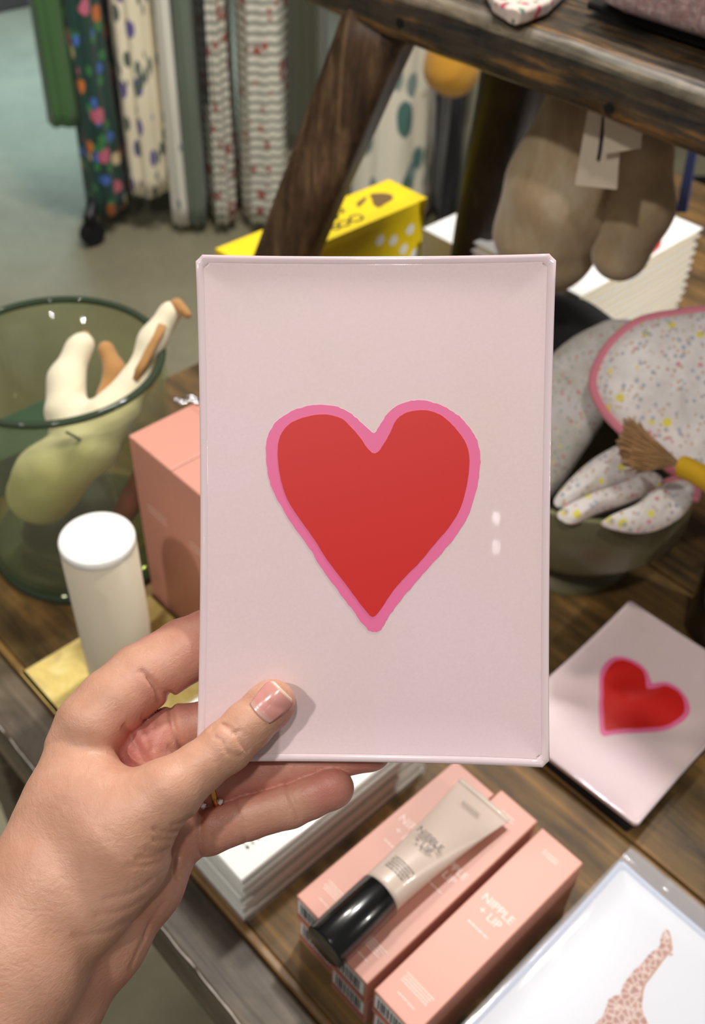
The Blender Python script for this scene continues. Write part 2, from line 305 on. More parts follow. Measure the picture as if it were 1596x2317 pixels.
def tray(label, mw, W=TW, H=TH, rimw=.0026, lift=.0013, th=.0050, heart=True, base='pink_print', edge='tray_edge'):
    root = empty('trinket_tray'); root.matrix_world = mw; tag(root, label, 'tray')
    def zf(x, y):
        d = min(W/2-abs(x), H/2-abs(y)); e = max(0, 1-d/.018); dx = abs(x)/(W/2); dy = abs(y)/(H/2)
        return lift*e*e*(.55+.45*max(dx, dy)**4*1.0) + .0012*(dx*dy)**4
    def bow(X, Y):
        fx, fy = 1-(X/(W/2))**2, 1-(Y/(H/2))**2
        kx = .0014 if X < 0 else -.0008; ky = .0007 if Y < 0 else -.0006
        return X+kx*fy*abs(X/(W/2))**3, Y+ky*fx*abs(Y/(H/2))**3
    def slab(name, hw, hh, z0, z1, m, n=56, ch=.0022, bulge=True):
        xs = np.linspace(-1, 1, n); ys = np.linspace(-1, 1, int(n*1.4)); vs = []; fs = []
        xs = np.sign(xs)*(1-(1-abs(xs))**1.5); ys = np.sign(ys)*(1-(1-abs(ys))**1.5)
        for s in (1, 0):
            for y in ys:
                for x in xs:
                    X, Y = x*hw, y*hh
                    ex = abs(X)-(hw-ch); ey = abs(Y)-(hh-ch)
                    if ex > 0 and ey > 0 and ex+ey > ch:
                        k = (ex+ey-ch)/2; X -= math.copysign(k, X); Y -= math.copysign(k, Y)
                    # sides bow in a little at their middles
                    z = zf(X, Y); X, Y = bow(X, Y)
                    vs.append((X, Y, z+(z1 if s else z0)))
        nx, ny = len(xs), len(ys); N = nx*ny
        for j in range(ny-1):
            for i in range(nx-1):
                a = j*nx+i; fs.append((a, a+1, a+nx+1, a+nx)); fs.append((N+a, N+a+nx, N+a+nx+1, N+a+1))
        for i in range(nx-1):
            fs.append((i+1, i, N+i, N+i+1)); a = (ny-1)*nx+i; fs.append((a, a+1, N+a+1, N+a))
        for j in range(ny-1):
            a = j*nx; fs.append((a, a+nx, N+a+nx, N+a)); a = j*nx+nx-1; fs.append((a+nx, a, N+a, N+a+nx))
        return mesh(name, vs, fs, m, root, True)
    a = slab('printed_sheet', W/2-rimw, H/2-rimw, -th*.75, -.0006, M[base])
    # glass edge: a ring of clear glass round the print
    ring = []; fs = []
    def loop(hw, hh, dz, c):
        pts = []
        for sx, sy, order in ((1, 1, 0), (-1, 1, 1), (-1, -1, 0), (1, -1, 1)):
            pass
        n = 24; L = []
        def seg(p, q):
            for k in range(n): L.append((p[0]+(q[0]-p[0])*k/n, p[1]+(q[1]-p[1])*k/n))
        K = [(hw, -hh+c), (hw, hh-c), (hw-c, hh), (-hw+c, hh), (-hw, hh-c), (-hw, -hh+c), (-hw+c, -hh), (hw-c, -hh)]
        for i in range(8): seg(K[i], K[(i+1) % 8])
        return [bow(x, y)+(zf(x, y)+dz,) for x, y in L]
    prof = [(rimw+.0004, -.0008, .0016), (rimw, -.0005, .0016), (.0012, -.0002, .002), (.0004, -.0005, .0022), (0, -.0009, .0024), (0, -th+.0009, .0024), (.0006, -th, .0022), (rimw, -th, .0016)]
    for o_, dz, c in prof: ring += loop(W/2-o_, H/2-o_, dz, c)
    n = 24*8; k = len(prof)
    for j in range(k):
        j2 = (j+1) % k
        for i in range(n): fs.append((j*n+i, j2*n+i, j2*n+(i+1) % n, j*n+(i+1) % n))
    mesh('glass_edge', ring, fs, M[edge], root, True)
    if heart:
        for nm, pts, z, m, jit in (('heart_border', HO, -.0006, 'heart_pink', .00016), ('heart_fill', HI, -.00045, 'heart_red', .00005)):
            c = crom([Vector(held(*p)).to_3d() for p in pts], 5, True)
            c = [Vector((p.x+random.uniform(-jit, jit), p.y+random.uniform(-jit, jit), z)) for p in c]
            ngon_solid(nm, c, (0, 0, 1), .00015, M[m], root)
    return root
mw = Matrix(((ux.x, vy.x, nz.x, cen.x), (ux.y, vy.y, nz.y, cen.y), (ux.z, vy.z, nz.z, cen.z), (0, 0, 0, 1)))
tray('large pink glass tray with a pink-edged red heart, held up in the hand', mw)
tray('pink glass tray with a red heart lying flat on the table at the right', Matrix.Translation((-.186, .500, T+.0155)) @ Matrix.Rotation(math.radians(2), 4, 'Z'))
dk = box('shade_slab', -.186-.0605, -.186+.0605, .500-.087, .500+.087, T, T+.0100, M['dark'], None, .002)  # dark slab stands in for the shade under the flat tray
tag(dk, 'thin black slab standing in for the shade beneath the pink heart tray', 'slab')
# giraffe tray in a clear sleeve, lying on another wrapped tray
GZ = .048
g0 = U(1404, 1940, GZ); gx0, gx1, gy1 = g0.x+.001, g0.x+.128, g0.y; gy0 = gy1-.178
gm = Matrix.Translation(((gx0+gx1)/2, (gy0+gy1)/2, T+GZ-.002))
gr = tray('white glass tray printed with an orange giraffe, in a clear plastic sleeve', gm, .127, .178, rimw=.0042, heart=False, base='white_gloss', edge='edge_blue')
gpx = [(1300+x/5.39, 1900+y/5.39) for x, y in [(1130,1068),(1165,1085),(1190,1150),(1215,1280),(1205,1330),(1225,1385),(1190,1395),(1150,1360),(1100,1440),(1040,1530),(960,1640),(890,1730),(855,1830),(840,1930),(840,2050),(900,2200),(980,2330),(1000,2500),(600,2700),(120,2500),(230,2260),(340,2150),(390,2050),(430,1920),(500,1880),(570,1870),(600,1760),(660,1670),(740,1570),(840,1480),(930,1370),(1010,1310),(1060,1270),(1060,1200),(1090,1120)]]
gpts = [gm.inverted() @ U(x, y, GZ) for x, y in gpx]; gpts = [Vector((p.x, max(p.y, -.080), -.0006)) for p in gpts]
ngon_solid('giraffe_print', gpts, (0, 0, 1), .0002, M['giraffe'], gr)
lp = [gm.inverted() @ U(1300+x/5.39, 1900+y/5.39, GZ) for x, y in [(1185,1180),(1180,1330),(1100,1430),(1030,1530),(940,1650),(865,1750),(845,1830),(835,1930)]]
tube('giraffe_mane', [Vector((p.x, p.y, -.0003)) for p in crom(lp, 4)], .0006, M['giraffe_line'], gr, 6, flat=.3)
W2, H2 = .0645, .0900
sl = []
bm = bmesh.new()
NX, NY = 24, 34
for s in (1, -1):
    for j in range(NY+1):
        for i in range(NX+1):
            x = -W2+2*W2*i/NX; y = -H2+(2*H2+.011)*j/NY
            z = .0042+.00015*noise.noise((x*60, y*60, s)) if s > 0 else -.0062
            if y > H2-.001: z = (.0015 if s > 0 else -.0012)+.0009*noise.noise((x*90, y*50, 3))
            if s > 0: z -= .0012*math.exp(-min(W2-abs(x), abs(y+H2))/.002)
            bm.verts.new((x, y, z))
bm.verts.ensure_lookup_table(); q = (NX+1)*(NY+1)
for j in range(NY):
    for i in range(NX):
        a = j*(NX+1)+i; v = bm.verts; bm.faces.new((v[a], v[a+1], v[a+NX+2], v[a+NX+1])); bm.faces.new((v[q+a], v[q+a+NX+1], v[q+a+NX+2], v[q+a+1]))
from_bm('plastic_sleeve', bm, M['sleeve'], gr, True)
for k in range(2):
    zt = T+GZ-.0085-.0005-k*.0195
    b_ = box('boxed_tray', gx0-.001, gx1+.002, gy0, gy1, zt-.0190, zt, [M['kraft'], M['dark']][0 if k == 0 else 1], None, .001)
    tag(b_, ['flat kraft box directly under the wrapped giraffe tray', 'flat black box lowest beneath the giraffe tray'][k], 'box')

gp_ = UP(1128, 1205, cen, nz); gd = (gp_-CAM).normalized(); gr_ = (gd-nz*2*gd.dot(nz)).normalized()
for k in (-1, 1):
    l_ = area('small_ceiling_lamp', gp_+gr_*2.0+UV*k*.033, gp_, .13, .012, (1, .98, .95)); l_.data.shape = 'RECTANGLE'; l_.data.size = .008; l_.data.size_y = .030
    zz = -gr_; yy = (UV-zz*UV.dot(zz)).normalized(); xx = yy.cross(-zz) if False else yy.cross(gr_)
    l_.rotation_euler = Matrix((xx, yy, gr_)).transposed().to_euler()

# ---------------------------------------------------------------- pink balm boxes
def text(s, size, m, parent, loc, rz=0, align='CENTER', rx=0):
    c = bpy.data.curves.new('printed_text', 'FONT'); c.body = s; c.size = size; c.align_x = align; c.align_y = 'CENTER'; c.extrude = .00005
    tmp = bpy.data.objects.new('tmp', c); COL.objects.link(tmp); bpy.context.view_layer.update()
    me = bpy.data.meshes.new_from_object(tmp); bpy.data.objects.remove(tmp); me.materials.clear(); me.materials.append(m)
    o = bpy.data.objects.new('printed_text', me); COL.objects.link(o); o.parent = parent; o.location = loc; o.rotation_euler = (rx, 0, rz); return o
def bars(name, rects, z, m, parent, axis='z'):
    """illegible small print: rows of short strokes; rects x0,x1,y0,y1 on a plane"""
    vs, fs = [], []
    for x0, x1, y0, y1 in rects:
        k = len(vs)
        for (x, y) in ((x0, y0), (x1, y0), (x1, y1), (x0, y1)):
            vs.append((x, y, z) if axis == 'z' else ((x, z, y) if axis == 'y' else (z, x, y)))
        fs.append((k, k+1, k+2, k+3))
    return mesh(name, vs, fs, m, parent)
def microtext(cx, y, w, h, rows, gap, seed=1):
    r = random.Random(seed); out = []
    for j in range(rows):
        x = cx-w/2*r.uniform(.8, 1); e = cx+w/2*r.uniform(.8, 1)
        while x < e:
            l = r.uniform(.4, 1.6)*h; out.append((x, min(x+l, e), y-j*gap, y-j*gap+h*.55)); x += l+h*.35
    return out
def balm_box(label, cx, y0, y1, z0, w, h=.0308, group=None, printed=True, rz=0):
    L = y1-y0; r = empty('balm_box', (cx, (y0+y1)/2, T+z0), rz); tag(r, label, 'box', group)
    body = box('carton', -w/2, w/2, -L/2, L/2, 0, h, M['pink_card'], r, .0008)
    # end panel with barcode
    br = random.Random(3); rc = []; x = -w/2+.004
    while x < w/2-.005:
        l = br.choice([.0004, .0008, .0012]); rc.append((x, x+l, .013, h-.004)); x += l+br.choice([.0005, .0009])
    lb = bars('end_label', [(-w/2+.002, w/2-.002, .011, h-.002)], -L/2-.0002, M['white'], r, 'y')
    bars('barcode', rc, -.00015-L/2-.0001-.0002, M['black_ink'], lb, 'y')
    bars('end_stripe', [(-w/2+.001, w/2-.001, .006, .0075), (-w/2+.001, w/2-.001, .0095, .0102)], -L/2-.0002, M['red_line'], r, 'y')
    # tuck flap seam on far end
    if printed:
        zt = h+.0001
        text('NIPPLE\n+ LIP', w*.235, M['white_ink'], r, (0, .009, zt))
        bars('small_print', microtext(0, -.006, w*.5, .0016, 1, .002, 5), zt, M['white_ink'], r)
        bars('small_print', microtext(0, -L/2+.021, w*.66, .0011, 4, .0018, 2), zt, M['white_ink'], r)
        bars('small_print', microtext(0, -L/2+.009, w*.45, .0011, 1, .0018, 9), zt, M['white_ink'], r)
        bars('small_print', microtext(0, L/2-.012, w*.4, .0013, 2, .0022, 4), zt, M['white_ink'], r)
    return r
ZB = .0308
def bx(px, py): p = U(px, py, 2*ZB); return p.x, p.y
x1n, y1n = bx(671, 2026); x2n, y2n = bx(838, 2236); x3l, y3f = bx(1230, 1870); x3r, _ = bx(1319, 1954); x2r, y2f = bx(1218, 1858); xs, _ = bx(1132, 1778)
x12 = (x1n+x2r)/2+.002
BXS = [(x1n, x12-.0003, y1n, y2f-.006), (x12+.0003, x2r, y2n, y2f), (x3l, x3r, y2n+.001, y3f-.001)]
lab = ['pink lip balm box nearest the white card stack, under the tube tail', 'middle pink lip balm box, its near end under the black tube cap', 'separate right-hand pink lip balm box beside the giraffe tray']
for i, (a, b, c, d) in enumerate(BXS):
    balm_box(lab[i], (a+b)/2, c, d, ZB+.0002, b-a, ZB-.0002)
    balm_box(['lower pink lip balm box beneath the left one', 'lower pink lip balm box beneath the middle one', 'lower pink lip balm box beneath the right-hand one'][i], (a+b)/2+random.uniform(-.0006, .0006), c+.0015, d-.001, 0, b-a-.0005, ZB, printed=False)
# tube with black cap
zc = 2*ZB+.0125
A = U(733, 2148, zc); B = U(1092, 1815, 2*ZB+.006)
ax = Vector((B.x-A.x, B.y-A.y, 0)); Lt = ax.length; ang = math.atan2(ax.y, ax.x)
tr = empty('balm_tube', (A.x, A.y, T+2*ZB), ang); tag(tr, 'blush squeeze tube with a black cap lying across the pink boxes', 'tube')
def stad(x, ry, rz, zc, n=36, p=2.0):
    return [(x, ry*math.copysign(abs(math.cos(a))**(2/p), math.cos(a)), zc+rz*math.copysign(abs(math.sin(a))**(2/p), math.sin(a))) for a in [2*math.pi*i/n for i in range(n)]]
def loft(name, rings, m, parent, cap=True):
    n = len(rings[0]); vs = [p for r_ in rings for p in r_]; fs = []
    for j in range(len(rings)-1):
        for i in range(n): fs.append((j*n+i, j*n+(i+1) % n, (j+1)*n+(i+1) % n, (j+1)*n+i))
    if cap: fs.append(tuple(range(n))[::-1]); fs.append(tuple(range((len(rings)-1)*n, len(rings)*n)))
    return mesh(name, vs, fs, m, parent, True)
R1 = .0142; cl = .047
rings = []
for k in range(25):
    s = k/24; x = cl-.001+(Lt-cl+.001)*s; e = s**1.6
    rings.append(stad(x, .0136+.0074*e, .0134*(1-e)+.0007*e, .0142-.0072*e+.0004))
loft('tube_body', rings, M['tube_body'], tr)
loft('crimp', [stad(Lt-.001, .0210, .0010, .0074), stad(Lt+.003, .0211, .0010, .0074)], M['tube_body'], tr)
cap = loft('cap', [stad(0, R1-.0012, R1-.0012, R1+.0001), stad(.0004, R1-.0003, R1-.0003, R1+.0001), stad(.0014, R1, R1, R1+.0001), stad(cl-.001, R1, R1, R1+.0001), stad(cl, R1-.0006, R1-.0006, R1+.0001)], M['black_plastic'], tr)
cap.modifiers.new('es', 'EDGE_SPLIT').split_angle = .9
# print on the tube (runs across the tube)
def wrap(rects, parent, name, m):
    vs, fs = [], []
    for x0, x1, y0, y1 in rects:       # x across tube -> local y ; y along tube -> local x
        k = len(vs)
        for (x, y) in ((x0, y0), (x1, y0), (x1, y1), (x0, y1)):
            s = (y-cl)/(Lt-cl); e = max(0, s)**1.6; ry = .0136+.0074*e; rz = .0134*(1-e)+.0007*e; c = .0142-.0072*e+.0004
            vs.append((y, -x, c+rz*math.sqrt(max(0, 1-(x/ry)**2))+.00025))
        fs.append((k, k+1, k+2, k+3))
    mesh(name, vs, fs, m, parent)
wrap(microtext(0, cl+.019, .017, .0014, 5, .0021, 8), tr, 'small_print', M['grey_ink'])
for s_, yy, sz in (('NIPPLE', .051, .0066), ('+ LIP', .044, .0062)):
    tt = text(s_, sz, M['grey_ink'], tr, (cl+yy-.008, 0, .0232), -math.pi/2, rx=0)
    tt.rotation_euler = (0, math.radians(5), -math.pi/2); tt.location.z = {'N': .0252, '+': .0262}[s_[0]]
bars('crimp_print', microtext(0, .0, .016, .0012, 2, .002, 12), 0, M['grey_ink'], tr).matrix_local = Matrix.Translation((Lt-.013, 0, .0142)) @ Matrix.Rotation(math.radians(20), 4, 'Y') @ Matrix.Rotation(-math.pi/2, 4, 'Z')

# ---------------------------------------------------------------- white card sets in film
ZC = .056
cn = U(544, 2005, ZC); cfl = U(390, 1605, ZC)
cx0, cx1, cy0, cy1 = cfl.x, cn.x, cn.y, .345
labs = ['topmost white card set in the film-wrapped stack beside the pink boxes', 'white card set second from top in the stack beside the pink boxes', 'white card set third from top in the stack beside the pink boxes', 'white card set fourth from top in the stack beside the pink boxes', 'white card set fifth from top in the stack beside the pink boxes', 'white card set second from bottom in the stack beside the pink boxes', 'lowest white card set, lying on the table beside the pink boxes']
for k in range(7):
    h = .008; z1 = ZC-k*h; j = random.uniform(-.0012, .0012) if k else 0; j2 = random.uniform(-.0015, .0015) if k else 0
    r = empty('card_set', (cx0/2+cx1/2+j, cy0/2+cy1/2+j2, T+z1-h)); tag(r, labs[k], 'cards', 'wrapped white card sets in a stack')
    hw, hh = (cx1-cx0)/2-.002, (cy1-cy0)/2-.002
    box('cards', -hw+.001, hw-.001, -hh+.001, hh-.001, .0006, h-.0012, M['white'], r, .0008)
    box('plastic_wrap', -hw-.0012, hw+.0012, -hh-.0012, hh+.0012, .0001, h-.0002, M['film'], r, .0012)
    if k == 0:
        pts = []
        for i in range(26):
            a = i/25; pts.append((-hw+.016+(2*hw-.032)*a, -hh+.018)); pts.append((hw-.016, -hh+.018+.11*a)); pts.append((-hw+.016, -hh+.018+.11*a))
        bars('leaf_border', [(x-.0013, x+.0013, y-.0009, y+.0009) for x, y in pts], h-.0011, M['sage_ink'], r)

# ---------------------------------------------------------------- tall pink boxes, bottle, yellow card
ZP = .176
pA = U(290, 985, ZP); pS = U(400, 1058, ZP); pR = U(445, 903, ZP)
wA = pS.x-pA.x; dA = .068
for i, (x0, w_) in enumerate(((pA.x, wA-.0006), (pA.x+wA, wA))):
    r = empty('tall_carton', (x0+w_/2, pA.y+dA/2, T)); tag(r, ['tall pink carton at the left, behind the white bottle', 'tall pink carton half hidden behind the held tray'][i], 'box', None)
    box('carton', -w_/2, w_/2, -dA/2, dA/2, .0005, ZP, M['pink_card'], r, .001)
    bars('small_print', microtext(0, .115, w_*.5, .0022, 2, .005, 3+i), -dA/2-.0002, M['white_ink'], r, 'y')
    bars('top_seam', [(-w_/2+.001, w_/2-.001, dA/2-.012, dA/2-.0115)], ZP+.0001, M['red_line'], r)
ch = empty('silver_chain', U(425, 905, ZP)); tag(ch, 'small silver chain lying on top of the tall pink cartons', 'chain')
for k in range(9):
    c = U(404+k*7.5, 908+4*math.sin(k*1.3)-k*.3, ZP+.001)-ch.location
    ring = [c+Vector((.0032*math.cos(a), .0026*math.sin(a), .0008+.0005*math.sin(a*1+k))) for a in [2*math.pi*i/14 for i in range(14)]]
    tube('link', ring, .0007, M['silver'], ch, 6, closed=True)

yc = U(45, 1522, .004); yb = U(135, 1632, .004)
ycd = box('folded_card', yc.x, yc.x+.150, yc.y, yc.y+.125, T+.0001, T+.0040, M['ycard'], None, .0008)
tag(ycd, 'flat mottled yellow card folder lying under the white bottle', 'card')
ZT = .165; bl = U(128, 1222, ZT); br_ = U(311, 1212, ZT); bc = (bl+br_)/2; bt = U(217, 1152, ZT); bb = U(217, 1275, ZT); bc = (bt+bb)/2*.5+bc*.5
rb_ = .0262
bo = empty('lotion_bottle', (bc.x, bc.y, T+.0042)); tag(bo, 'white cylindrical bottle with a flat white cap standing on the yellow card', 'bottle')
hb = ZT-.0042
lathe('bottle_body', [(0, 0), (rb_-.002, 0), (rb_-.0003, .0015), (rb_, .004), (rb_, hb-.0075), (rb_-.0006, hb-.0072), (rb_-.0006, hb-.0068)], M['bottle'], bo)
cp_ = lathe('cap', [(rb_-.0004, hb-.0068), (rb_, hb-.0065), (rb_, hb-.0022), (rb_-.0006, hb-.0006), (rb_-.0025, hb), (0, hb)], M['plastic_white'], bo)
# lettering strokes wrapped round the lower body
vs, fs = [], []
toc = math.atan2(-bc.y, -bc.x)
for (x0, x1, y0, y1) in microtext(-.006, .045, .018, .0022, 3, .0042, 21):
    k = len(vs)
    for (x, y) in ((x0, y0), (x1, y0), (x1, y1), (x0, y1)):
        a = toc+x/rb_; vs.append(((rb_+.0002)*math.cos(a), (rb_+.0002)*math.sin(a), y))
    fs.append((k, k+1, k+2, k+3))
mesh('small_print', vs, fs, M['grey_ink'], bo)

# ---------------------------------------------------------------- SDF meshing for soft organic shapes
def smin(a, b, k):
    h = np.clip(.5+.5*(b-a)/k, 0, 1); return b*(1-h)+a*h-k*h*(1-h)
class Field:
    def __init__(s, lo, hi, step):
        s.lo = np.array(lo, float); s.step = step; s.n = np.ceil((np.array(hi)-s.lo)/step).astype(int)+1
        s.ax = [s.lo[i]+np.arange(s.n[i])*step for i in range(3)]
        s.F = np.full(s.n, 1e3, np.float32)
    def chain(s, pts, k, sc=(1, 1, 1), F=None, kk=None):
        """pts: (x,y,z,r); segments of the chain joined smoothly (kk) into field F with k"""
        G = s.F if F is None else F
        sc = np.array(sc, float)
        segs = [(pts[i], pts[i+1]) for i in range(len(pts)-1)] if len(pts) > 1 else [(pts[0], pts[0])]
        for a, b in segs:
            a = np.array(a, float); b = np.array(b, float); m = max(a[3], b[3])*1.6/min(1, sc.min())+k*1.5+s.step*3
            lo = np.maximum(0, np.floor((np.minimum(a[:3], b[:3])-m-s.lo)/s.step).astype(int)); hi = np.minimum(s.n, np.ceil((np.maximum(a[:3], b[:3])+m-s.lo)/s.step).astype(int)+1)
            if (hi <= lo).any(): continue
            sl = tuple(slice(lo[i], hi[i]) for i in range(3))
            X = (s.ax[0][sl[0]].astype(np.float32)*sc[0])[:, None, None]; Y = (s.ax[1][sl[1]].astype(np.float32)*sc[1])[None, :, None]; Z = (s.ax[2][sl[2]].astype(np.float32)*sc[2])[None, None, :]
            A_ = a[:3]*sc; B_ = b[:3]*sc; d = B_-A_; dd = max(d@d, 1e-9)
            h = np.clip(((X-A_[0])*d[0]+(Y-A_[1])*d[1]+(Z-A_[2])*d[2])/dd, 0, 1)
            dist = np.sqrt((X-A_[0]-h*d[0])**2+(Y-A_[1]-h*d[1])**2+(Z-A_[2]-h*d[2])**2)-(a[3]+(b[3]-a[3])*h)
            G[sl] = smin(G[sl], dist.astype(np.float32), kk if kk else k)
        return G
def surf_nets(F, lo, step):
    s = F < 0; nx, ny, nz_ = F.shape
    cnt = np.zeros((nx-1, ny-1, nz_-1), np.int8)
    for dx in (0, 1):
        for dy in (0, 1):
            for dz in (0, 1): cnt += s[dx:nx-1+dx, dy:ny-1+dy, dz:nz_-1+dz]
    m = (cnt > 0) & (cnt < 8); idx = -np.ones(m.shape, np.int64); ii = np.argwhere(m); idx[m] = np.arange(len(ii))
    acc = np.zeros((len(ii), 3)); num = np.zeros(len(ii))
    cs = [(a, b, c) for a in (0, 1) for b in (0, 1) for c in (0, 1)]
    for a in cs:
        for ax_ in range(3):
            if a[ax_] == 0:
                b = list(a); b[ax_] = 1
                fa = F[ii[:, 0]+a[0], ii[:, 1]+a[1], ii[:, 2]+a[2]]; fb = F[ii[:, 0]+b[0], ii[:, 1]+b[1], ii[:, 2]+b[2]]
                c = (fa < 0) != (fb < 0); t_ = np.where(c, fa/np.where(c, fa-fb, 1), 0)
                p = np.tile(np.array(a, float), (len(ii), 1)); p[:, ax_] = t_
                acc[c] += p[c]; num[c] += 1
    V = np.array(lo)+(ii+acc/num[:, None])*step
    Q = []
    for ax_ in range(3):
        o1, o2 = [(1, 2), (2, 0), (0, 1)][ax_]
        sa = [slice(None)]*3; sb = [slice(None)]*3; sa[ax_] = slice(0, -1); sb[ax_] = slice(1, None)
        ch_ = s[tuple(sa)] != s[tuple(sb)]; e = np.argwhere(ch_)
        ok = (e[:, o1] > 0) & (e[:, o2] > 0) & (e[:, o1] < F.shape[o1]-1) & (e[:, o2] < F.shape[o2]-1); e = e[ok]
        ins = s[e[:, 0], e[:, 1], e[:, 2]]
        def g(d1, d2):
            q_ = e.copy(); q_[:, o1] -= d1; q_[:, o2] -= d2; return idx[q_[:, 0], q_[:, 1], q_[:, 2]]
        q_ = np.stack([g(1, 1), g(0, 1), g(0, 0), g(1, 0)], 1); q_[~ins] = q_[~ins][:, ::-1]; Q.append(q_)
    return V, np.concatenate(Q)
def np_mesh(name, V, Q, m, parent=None, smooth=True):
    me = bpy.data.meshes.new(name); me.vertices.add(len(V)); me.vertices.foreach_set('co', np.asarray(V, np.float32).ravel())
    me.loops.add(len(Q)*4); me.loops.foreach_set('vertex_index', Q.astype(np.int32).ravel())
    me.polygons.add(len(Q)); me.polygons.foreach_set('loop_start', np.arange(len(Q), dtype=np.int32)*4)
    me.update(calc_edges=True); me.validate(); return link(name, me, m, parent, smooth)

# ---------------------------------------------------------------- the hand (built in photo-sized units: 1 unit = 0.156 mm at the tray)
DT = .360; SU = DT/F
HF = Field((-420, 1340, -420), (930, 2860, 250), 4.0)
base = HF.F
# near mass: thumb metacarpal, back of the hand, radial side of wrist and forearm
HF.chain([(180, 1700, 0, 82), (178, 1850, -35, 138), (110, 2030, -55, 160), (10, 2200, -70, 178), (-140, 2400, -95, 190), (-420, 2780, -170, 225)], 26, (1, 1, 1.45), kk=26)
HF.chain([(225, 1850, -60, 118), (250, 1930, -62, 122), (190, 2040, -62, 108)], 50, (1, 1, 1.2), kk=50)
# far mass: palm, heel of the hand, ulnar side
HF.chain([(275, 1685, 92, 88), (350, 1770, 98, 92), (365, 1880, 82, 92), (305, 1985, 74, 108), (215, 2120, 52, 112), (105, 2275, 30, 118), (-120, 2520, -10, 140), (-420, 2830, -80, 160)], 36, (1, 1, 1.15), kk=40)
base = HF.F.copy()
# thumb base blends widely (web of skin)
HF.chain([(250, 1905, -72, 106), (375, 1797, -92, 73)], 60, F=base, kk=60)
def finger(pts, k, sc=(1, 1, 1), kk=10):
    G = np.full(HF.n, 1e3, np.float32); HF.chain(pts, kk, sc, F=G, kk=kk); return smin(base, G, k)
HK = []
thumb = finger([(290, 1870, -85, 82), (372, 1797, -98, 68), (445, 1742, -84, 58), (512, 1690, -74, 58), (560, 1643, -66, 55), (606, 1600, -56, 53), (618, 1588, -54, 51)], 38, kk=16)
index = finger([(200, 1645, 8, 80), (252, 1592, 26, 79), (318, 1535, 54, 77), (420, 1472, 78, 73), (470, 1446, 92, 66), (600, 1400, 92, 56), (720, 1370, 84, 48)], 18)
middle = finger([(330, 1690, 80, 74), (400, 1652, 88, 58), (470, 1640, 92, 54), (600, 1610, 88, 50), (760, 1580, 82, 44)], 16)
ringf = finger([(370, 1800, 92, 64), (470, 1782, 98, 52), (560, 1756, 96, 48), (640, 1742, 95, 50), (740, 1722, 88, 45), (838, 1703, 80, 42), (846, 1701, 79, 40)], 12)
pinky = finger([(372, 1900, 88, 60), (470, 1882, 80, 54), (560, 1852, 74, 50), (655, 1824, 70, 51), (700, 1806, 66, 48), (750, 1785, 60, 47), (756, 1783, 60, 45)], 16)
FF = np.minimum.reduce([base, thumb, index, middle, ringf, pinky])
# skin creases as shallow grooves (photo units) on the side turned to the viewer
def groove(pts, depth, sig, zlo=-400, zhi=250):
    P = np.array([tuple(p) for p in crom([Vector((a, b, 0)) for a, b in pts], 6)])[:, :2]
    lo = P.min(0)-sig*4; hi = P.max(0)+sig*4
    i0 = np.maximum(0, ((lo-HF.lo[:2])/HF.step).astype(int)); i1 = np.minimum(HF.n[:2], ((hi-HF.lo[:2])/HF.step).astype(int)+1)
    X, Y = np.meshgrid(HF.ax[0][i0[0]:i1[0]], HF.ax[1][i0[1]:i1[1]], indexing='ij'); d = np.full(X.shape, 1e3)
    for a, b in zip(P[:-1], P[1:]):
        v = b-a; h = np.clip(((X-a[0])*v[0]+(Y-a[1])*v[1])/max(v@v, 1e-6), 0, 1); d = np.minimum(d, np.hypot(X-a[0]-h*v[0], Y-a[1]-h*v[1]))
    g = depth*np.exp(-(d/sig)**2); zm = (HF.ax[2] > zlo) & (HF.ax[2] < zhi)
    FF[i0[0]:i1[0], i0[1]:i1[1], :] += (g[:, :, None]*zm[None, None, :]).astype(np.float32)
groove([(478, 1652), (498, 1640), (520, 1648), (533, 1668), (548, 1688), (560, 1698)], 4.2, 4.5, zhi=-40)
groove([(486, 1668), (502, 1676), (508, 1694), (524, 1708), (545, 1712)], 3.8, 4.5, zhi=-40)
groove([(505, 1640), (525, 1660), (540, 1655)], 3, 4.5, zhi=-40)
groove([(428, 1862), (405, 1880), (380, 1884), (350, 1876)], 5, 6, zhi=0)
groove([(420, 1884), (390, 1900), (350, 1900)], 4, 6, zhi=0)
groove([(415, 1902), (380, 1925), (330, 1924)], 3, 7, zhi=0)
groove([(648, 1770), (656, 1800), (668, 1826), (676, 1850)], 4, 6, zlo=-40)
groove([(530, 1815), (540, 1842), (548, 1872), (556, 1900)], 3.5, 6, zlo=-40)
groove([(455, 1838), (452, 1880), (456, 1932)], 7, 7, zlo=-10)
groove([(320, 1520), (345, 1545), (362, 1560), (385, 1572)], 6, 7, zlo=-30)
groove([(330, 1535), (350, 1560), (360, 1585)], 4, 6, zlo=-20)
groove([(385, 1570), (388, 1620), (395, 1655), (412, 1690)], 9, 8, zlo=0)
groove([(260, 1625), (290, 1655), (312, 1690), (335, 1722)], 6, 8, zlo=-40)
groove([(310, 1600), (330, 1640), (345, 1690)], 4, 7, zlo=-10)
groove([(360, 1630), (350, 1670), (345, 1700)], 3, 6, zlo=-10)
groove([(404, 1935), (395, 1960), (402, 1985)], 7, 7, zlo=0)
groove([(325, 2060), (330, 2090), (322, 2120)], 5, 7, zlo=0)
groove([(245, 1700), (262, 1735), (285, 1752)], 4, 7, zlo=10)
groove([(400, 1905), (360, 1935), (310, 1942)], 3.5, 6, zhi=0)
groove([(395, 1925), (350, 1955), (290, 1960)], 3, 6, zhi=0)
groove([(430, 1848), (412, 1862), (392, 1866)], 4, 5, zhi=0)
groove([(345, 1990), (300, 2020), (240, 2035)], 2.5, 7, zhi=0)
